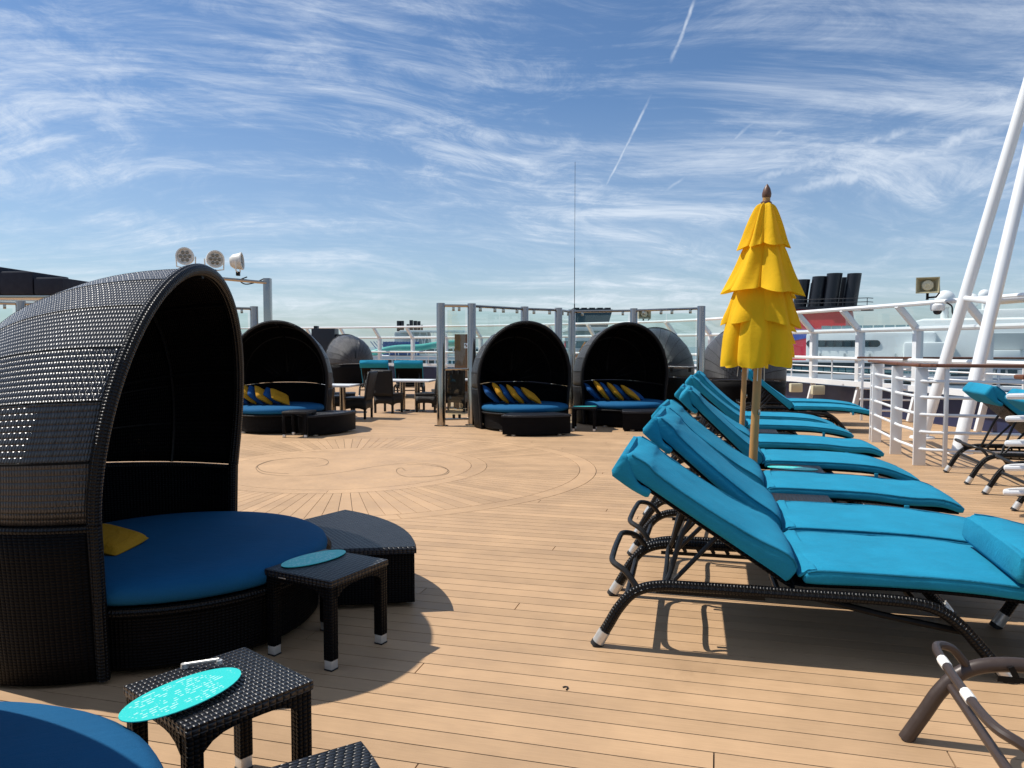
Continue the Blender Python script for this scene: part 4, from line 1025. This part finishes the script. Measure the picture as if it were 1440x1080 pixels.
MB().add([(40.2 - X, 118.35 - Y0, 2.2 - Z), (43.5 - X, 118.42 - Y0, 2.9 - Z), (47.3 - X, 118.5 - Y0, 4.3 - Z), (43 - X, 118.55 - Y0, 4.0 - Z), (39.5 - X, 118.55 - Y0, 4.2 - Z)], [[0, 1, 2, 3, 4]]).build('emblem', 'flag', fo, smooth=0)
part(s, 'funnel_platform', 'black', [B(38.8, 51.2, 118.5, 131, 7.35, 7.75)]); part(s, 'funnel_band', 'shipwhite', [B(45.5, 50.4, 118.4, 119.2, 6.95, 7.3)])
for z in (8.3, 8.9): MB().tube([(38.8 - X, 118.6 - Y0, z - Z), (51.4 - X, 118.6 - Y0, z - Z), (52.0 - X, 120 - Y0, z - Z)], .07, 6).build('platform_rail', 'black', s)
for k in range(8): MB().tube([(39 + k * 1.76 - X, 118.6 - Y0, 7.6 - Z), (39 + k * 1.76 - X, 118.6 - Y0, 8.9 - Z)], .06, 6).build('rail_post', 'black', s)
for x, z1, rr, yy in ((44.3, 12.2, .9, 121), (46.0, 11.9, .75, 125), (47.2, 12.6, .95, 121), (48.7, 12.2, .75, 126), (49.8, 13.0, 1.0, 121), (51.0, 12.6, .75, 125), (53.2, 12.9, .9, 121.5)):
    rr *= 1.2; MB().lathe([(rr, 0), (rr, 1), (rr * .8, 1), (rr * .8, .9), (0, .9)], (0, 0, 0), 18, axis=Matrix(((1, 0, .12 * (z1 - 7.5)), (0, 1, 0), (0, 0, z1 - 7.5)))).build('exhaust_pipe', 'black', s, loc=((x - 44.3) * .85 + 40.9 - X, yy - Y0, 7.6 - Z))
for x, yy, z, rr in ((61.9, 116, 8.2, 1.35), (65.2, 118, 8.0, 1.1), (66.8, 116, 8.7, .8)):
    MB().lathe([(rr * math.cos(R(a)), rr * math.sin(R(a))) for a in range(-60, 91, 10)] , (x - X, yy - Y0, z - Z), 20).lathe([(rr * .4, 0), (rr * .4, z - 5.0)], (x - X, yy - Y0, 5.0 - rr * .6 - Z), 12).build('radar_dome', 'shipwhite', s)
# left ship with water slide, about 216 m off
s = empty('cruise_ship', (-34, 222, -24)); tag(s, 'distant cruise ship with a green water slide and blue lattice', 'ship', 'ships moored beyond the railing')
X, Y0, Z = -34, 222, -24
part(s, 'hull', 'shipwhite', [B(-75, 16, 217, 245, -24, -9.0)])
for k, (z0, z1) in enumerate(((-9, -7.4), (-5.6, -4.4), (-2.6, -1.6))): part(s, 'deck_edge', 'shipwhite', [B(-62 + k * 3, 14, 216.6, 242, z0, z1)])
for k, (z0, z1) in enumerate(((-7.4, -5.6), (-4.4, -2.6))):
    part(s, 'deck_recess', 'shipglass', [B(-60 + k * 3, 13, 218, 240, z0, z1)])
    for j in range(30): part(s, 'deck_pillar', 'shipwhite', [B(-58 + j * 2.4, -57.5 + j * 2.4, 217, 217.4, z0, z1)])
for z in (-13, -17, -21): part(s, 'window_band', 'shipglass', [B(-74, 15, 216.8, 217.2, z, z + 1.8)])
part(s, 'upper_house', 'shipwhite', [B(-36, 6, 224, 240, -1.6, 1.0)], .3); part(s, 'upper_window_band', 'shipglass', [B(-35, 5, 223.8, 224.1, -.9, .4)])
MB().tube(smooth_path([(-50 - X, 219 - Y0, -1.6 - Z), (-42 - X, 219 - Y0, -1.2 - Z), (-36 - X, 219 - Y0, .1 - Z), (-32 - X, 219.5 - Y0, .7 - Z), (-26 - X, 219 - Y0, .9 - Z), (-20 - X, 220 - Y0, 1.8 - Z), (-12 - X, 222 - Y0, 2.2 - Z)], 8), .95, 14).build('water_slide', 'slide', s)
for k in range(14): MB().tube([(-48 + k * 2.6 - X, 219.6 - Y0, -4 - Z), (-48 + k * 2.6 - X, 219.6 - Y0, (-1.5 + k * .22) - Z)], .14, 6).build('slide_support', 'shipwhite', s)
la = MB()
for k in range(9):
    for sg_ in (1, -1): la.tube([(-38.0 + k * .9 - X, 223 - Y0, -1.2 - Z), (-38.0 + k * .9 + sg_ * 3.0 - X, 223 - Y0, 2.6 - Z)], .12, 5)
la.build('lattice_net', 'lattice', s); part(s, 'lattice_back', 'lattice', [B(-37.5, -27, 223.6, 224, -1.4, 2.5)])
part(s, 'funnel_house', 'shipgrey', [B(-35, -25, 228, 238, 1.0, 5.6)], .8); part(s, 'funnel_roof', 'shipwhite', [B(-33, -14, 226, 238, 5.3, 5.9)], .2)
for k in range(8): MB().tube([(-30 + k * 2 - X, 226 - Y0, 1 - Z), (-29 + k * 2 - X, 226 - Y0, 5.4 - Z), (-28 + k * 2 - X, 226 - Y0, 1.2 - Z)], .16, 5).build('truss', 'shipwhite', s)
for x, rr, z1 in ((-34.0, .55, 8.8), (-32.9, .55, 8.8), (-31.2, .4, 7.8), (-30.2, .55, 9.0), (-29.0, .55, 8.8), (-27.9, .5, 8.7), (-27.0, .3, 7.6)): MB().lathe([(rr, 5.5), (rr, z1), (0, z1)], (x - X, 231 - Y0, -Z), 12).build('exhaust_pipe', 'black', s)
# middle ship
s = empty('cruise_ship', (25, 168, -24)); tag(s, 'distant white ship with a dark glass tower top seen through the glass screen', 'ship', 'ships moored beyond the railing')
X, Y0, Z = 25, 168, -24
part(s, 'hull', 'shipwhite', [B(8, 42, 164, 190, -24, -3.0)])
for k, (z0, z1) in enumerate(((-3, -2), (0, .9), (2.4, 3.2), (4.6, 5.4))): part(s, 'deck_edge', 'shipwhite', [B(10 + k * .6, 30 - k * 1.6, 163.6, 185, z0, z1)], .1)
for k, (z0, z1) in enumerate(((-2, 0), (.9, 2.4), (3.2, 4.6))): part(s, 'deck_recess', 'tealglass', [B(11 + k * .6, 29 - k * 1.6, 165, 184, z0, z1)])
tw = MB(); tw.add([(13.6 - X, 166 - Y0, 5.4 - Z), (20.6 - X, 166 - Y0, 5.4 - Z), (20.6 - X, 178 - Y0, 5.4 - Z), (13.6 - X, 178 - Y0, 5.4 - Z), (13.0 - X, 165.5 - Y0, 9.2 - Z), (21.6 - X, 165.5 - Y0, 9.2 - Z), (21.6 - X, 178 - Y0, 9.2 - Z), (13.0 - X, 178 - Y0, 9.2 - Z)], [[0, 1, 5, 4], [1, 2, 6, 5], [2, 3, 7, 6], [3, 0, 4, 7], [4, 5, 6, 7]])
tw.build('glass_tower', 'shipglass', s, smooth=0)
for k in range(5): part(s, 'tower_cap', 'black', [B(13.4 + k * 1.7, 14.6 + k * 1.7, 167, 176, 9.2, 9.65)])
part(s, 'red_stack', 'red', [B(11.5, 14, 166, 170, -1, 3.4)])
for k in range(3): MB().tube([(11.0 + k * 2 - X, 163 - Y0, -2 - Z), (13.5 + k * 2 - X, 163 - Y0, 2.2 - Z)], .18, 6).build('crane_arm', 'orange' if k == 1 else 'shipwhite', s)
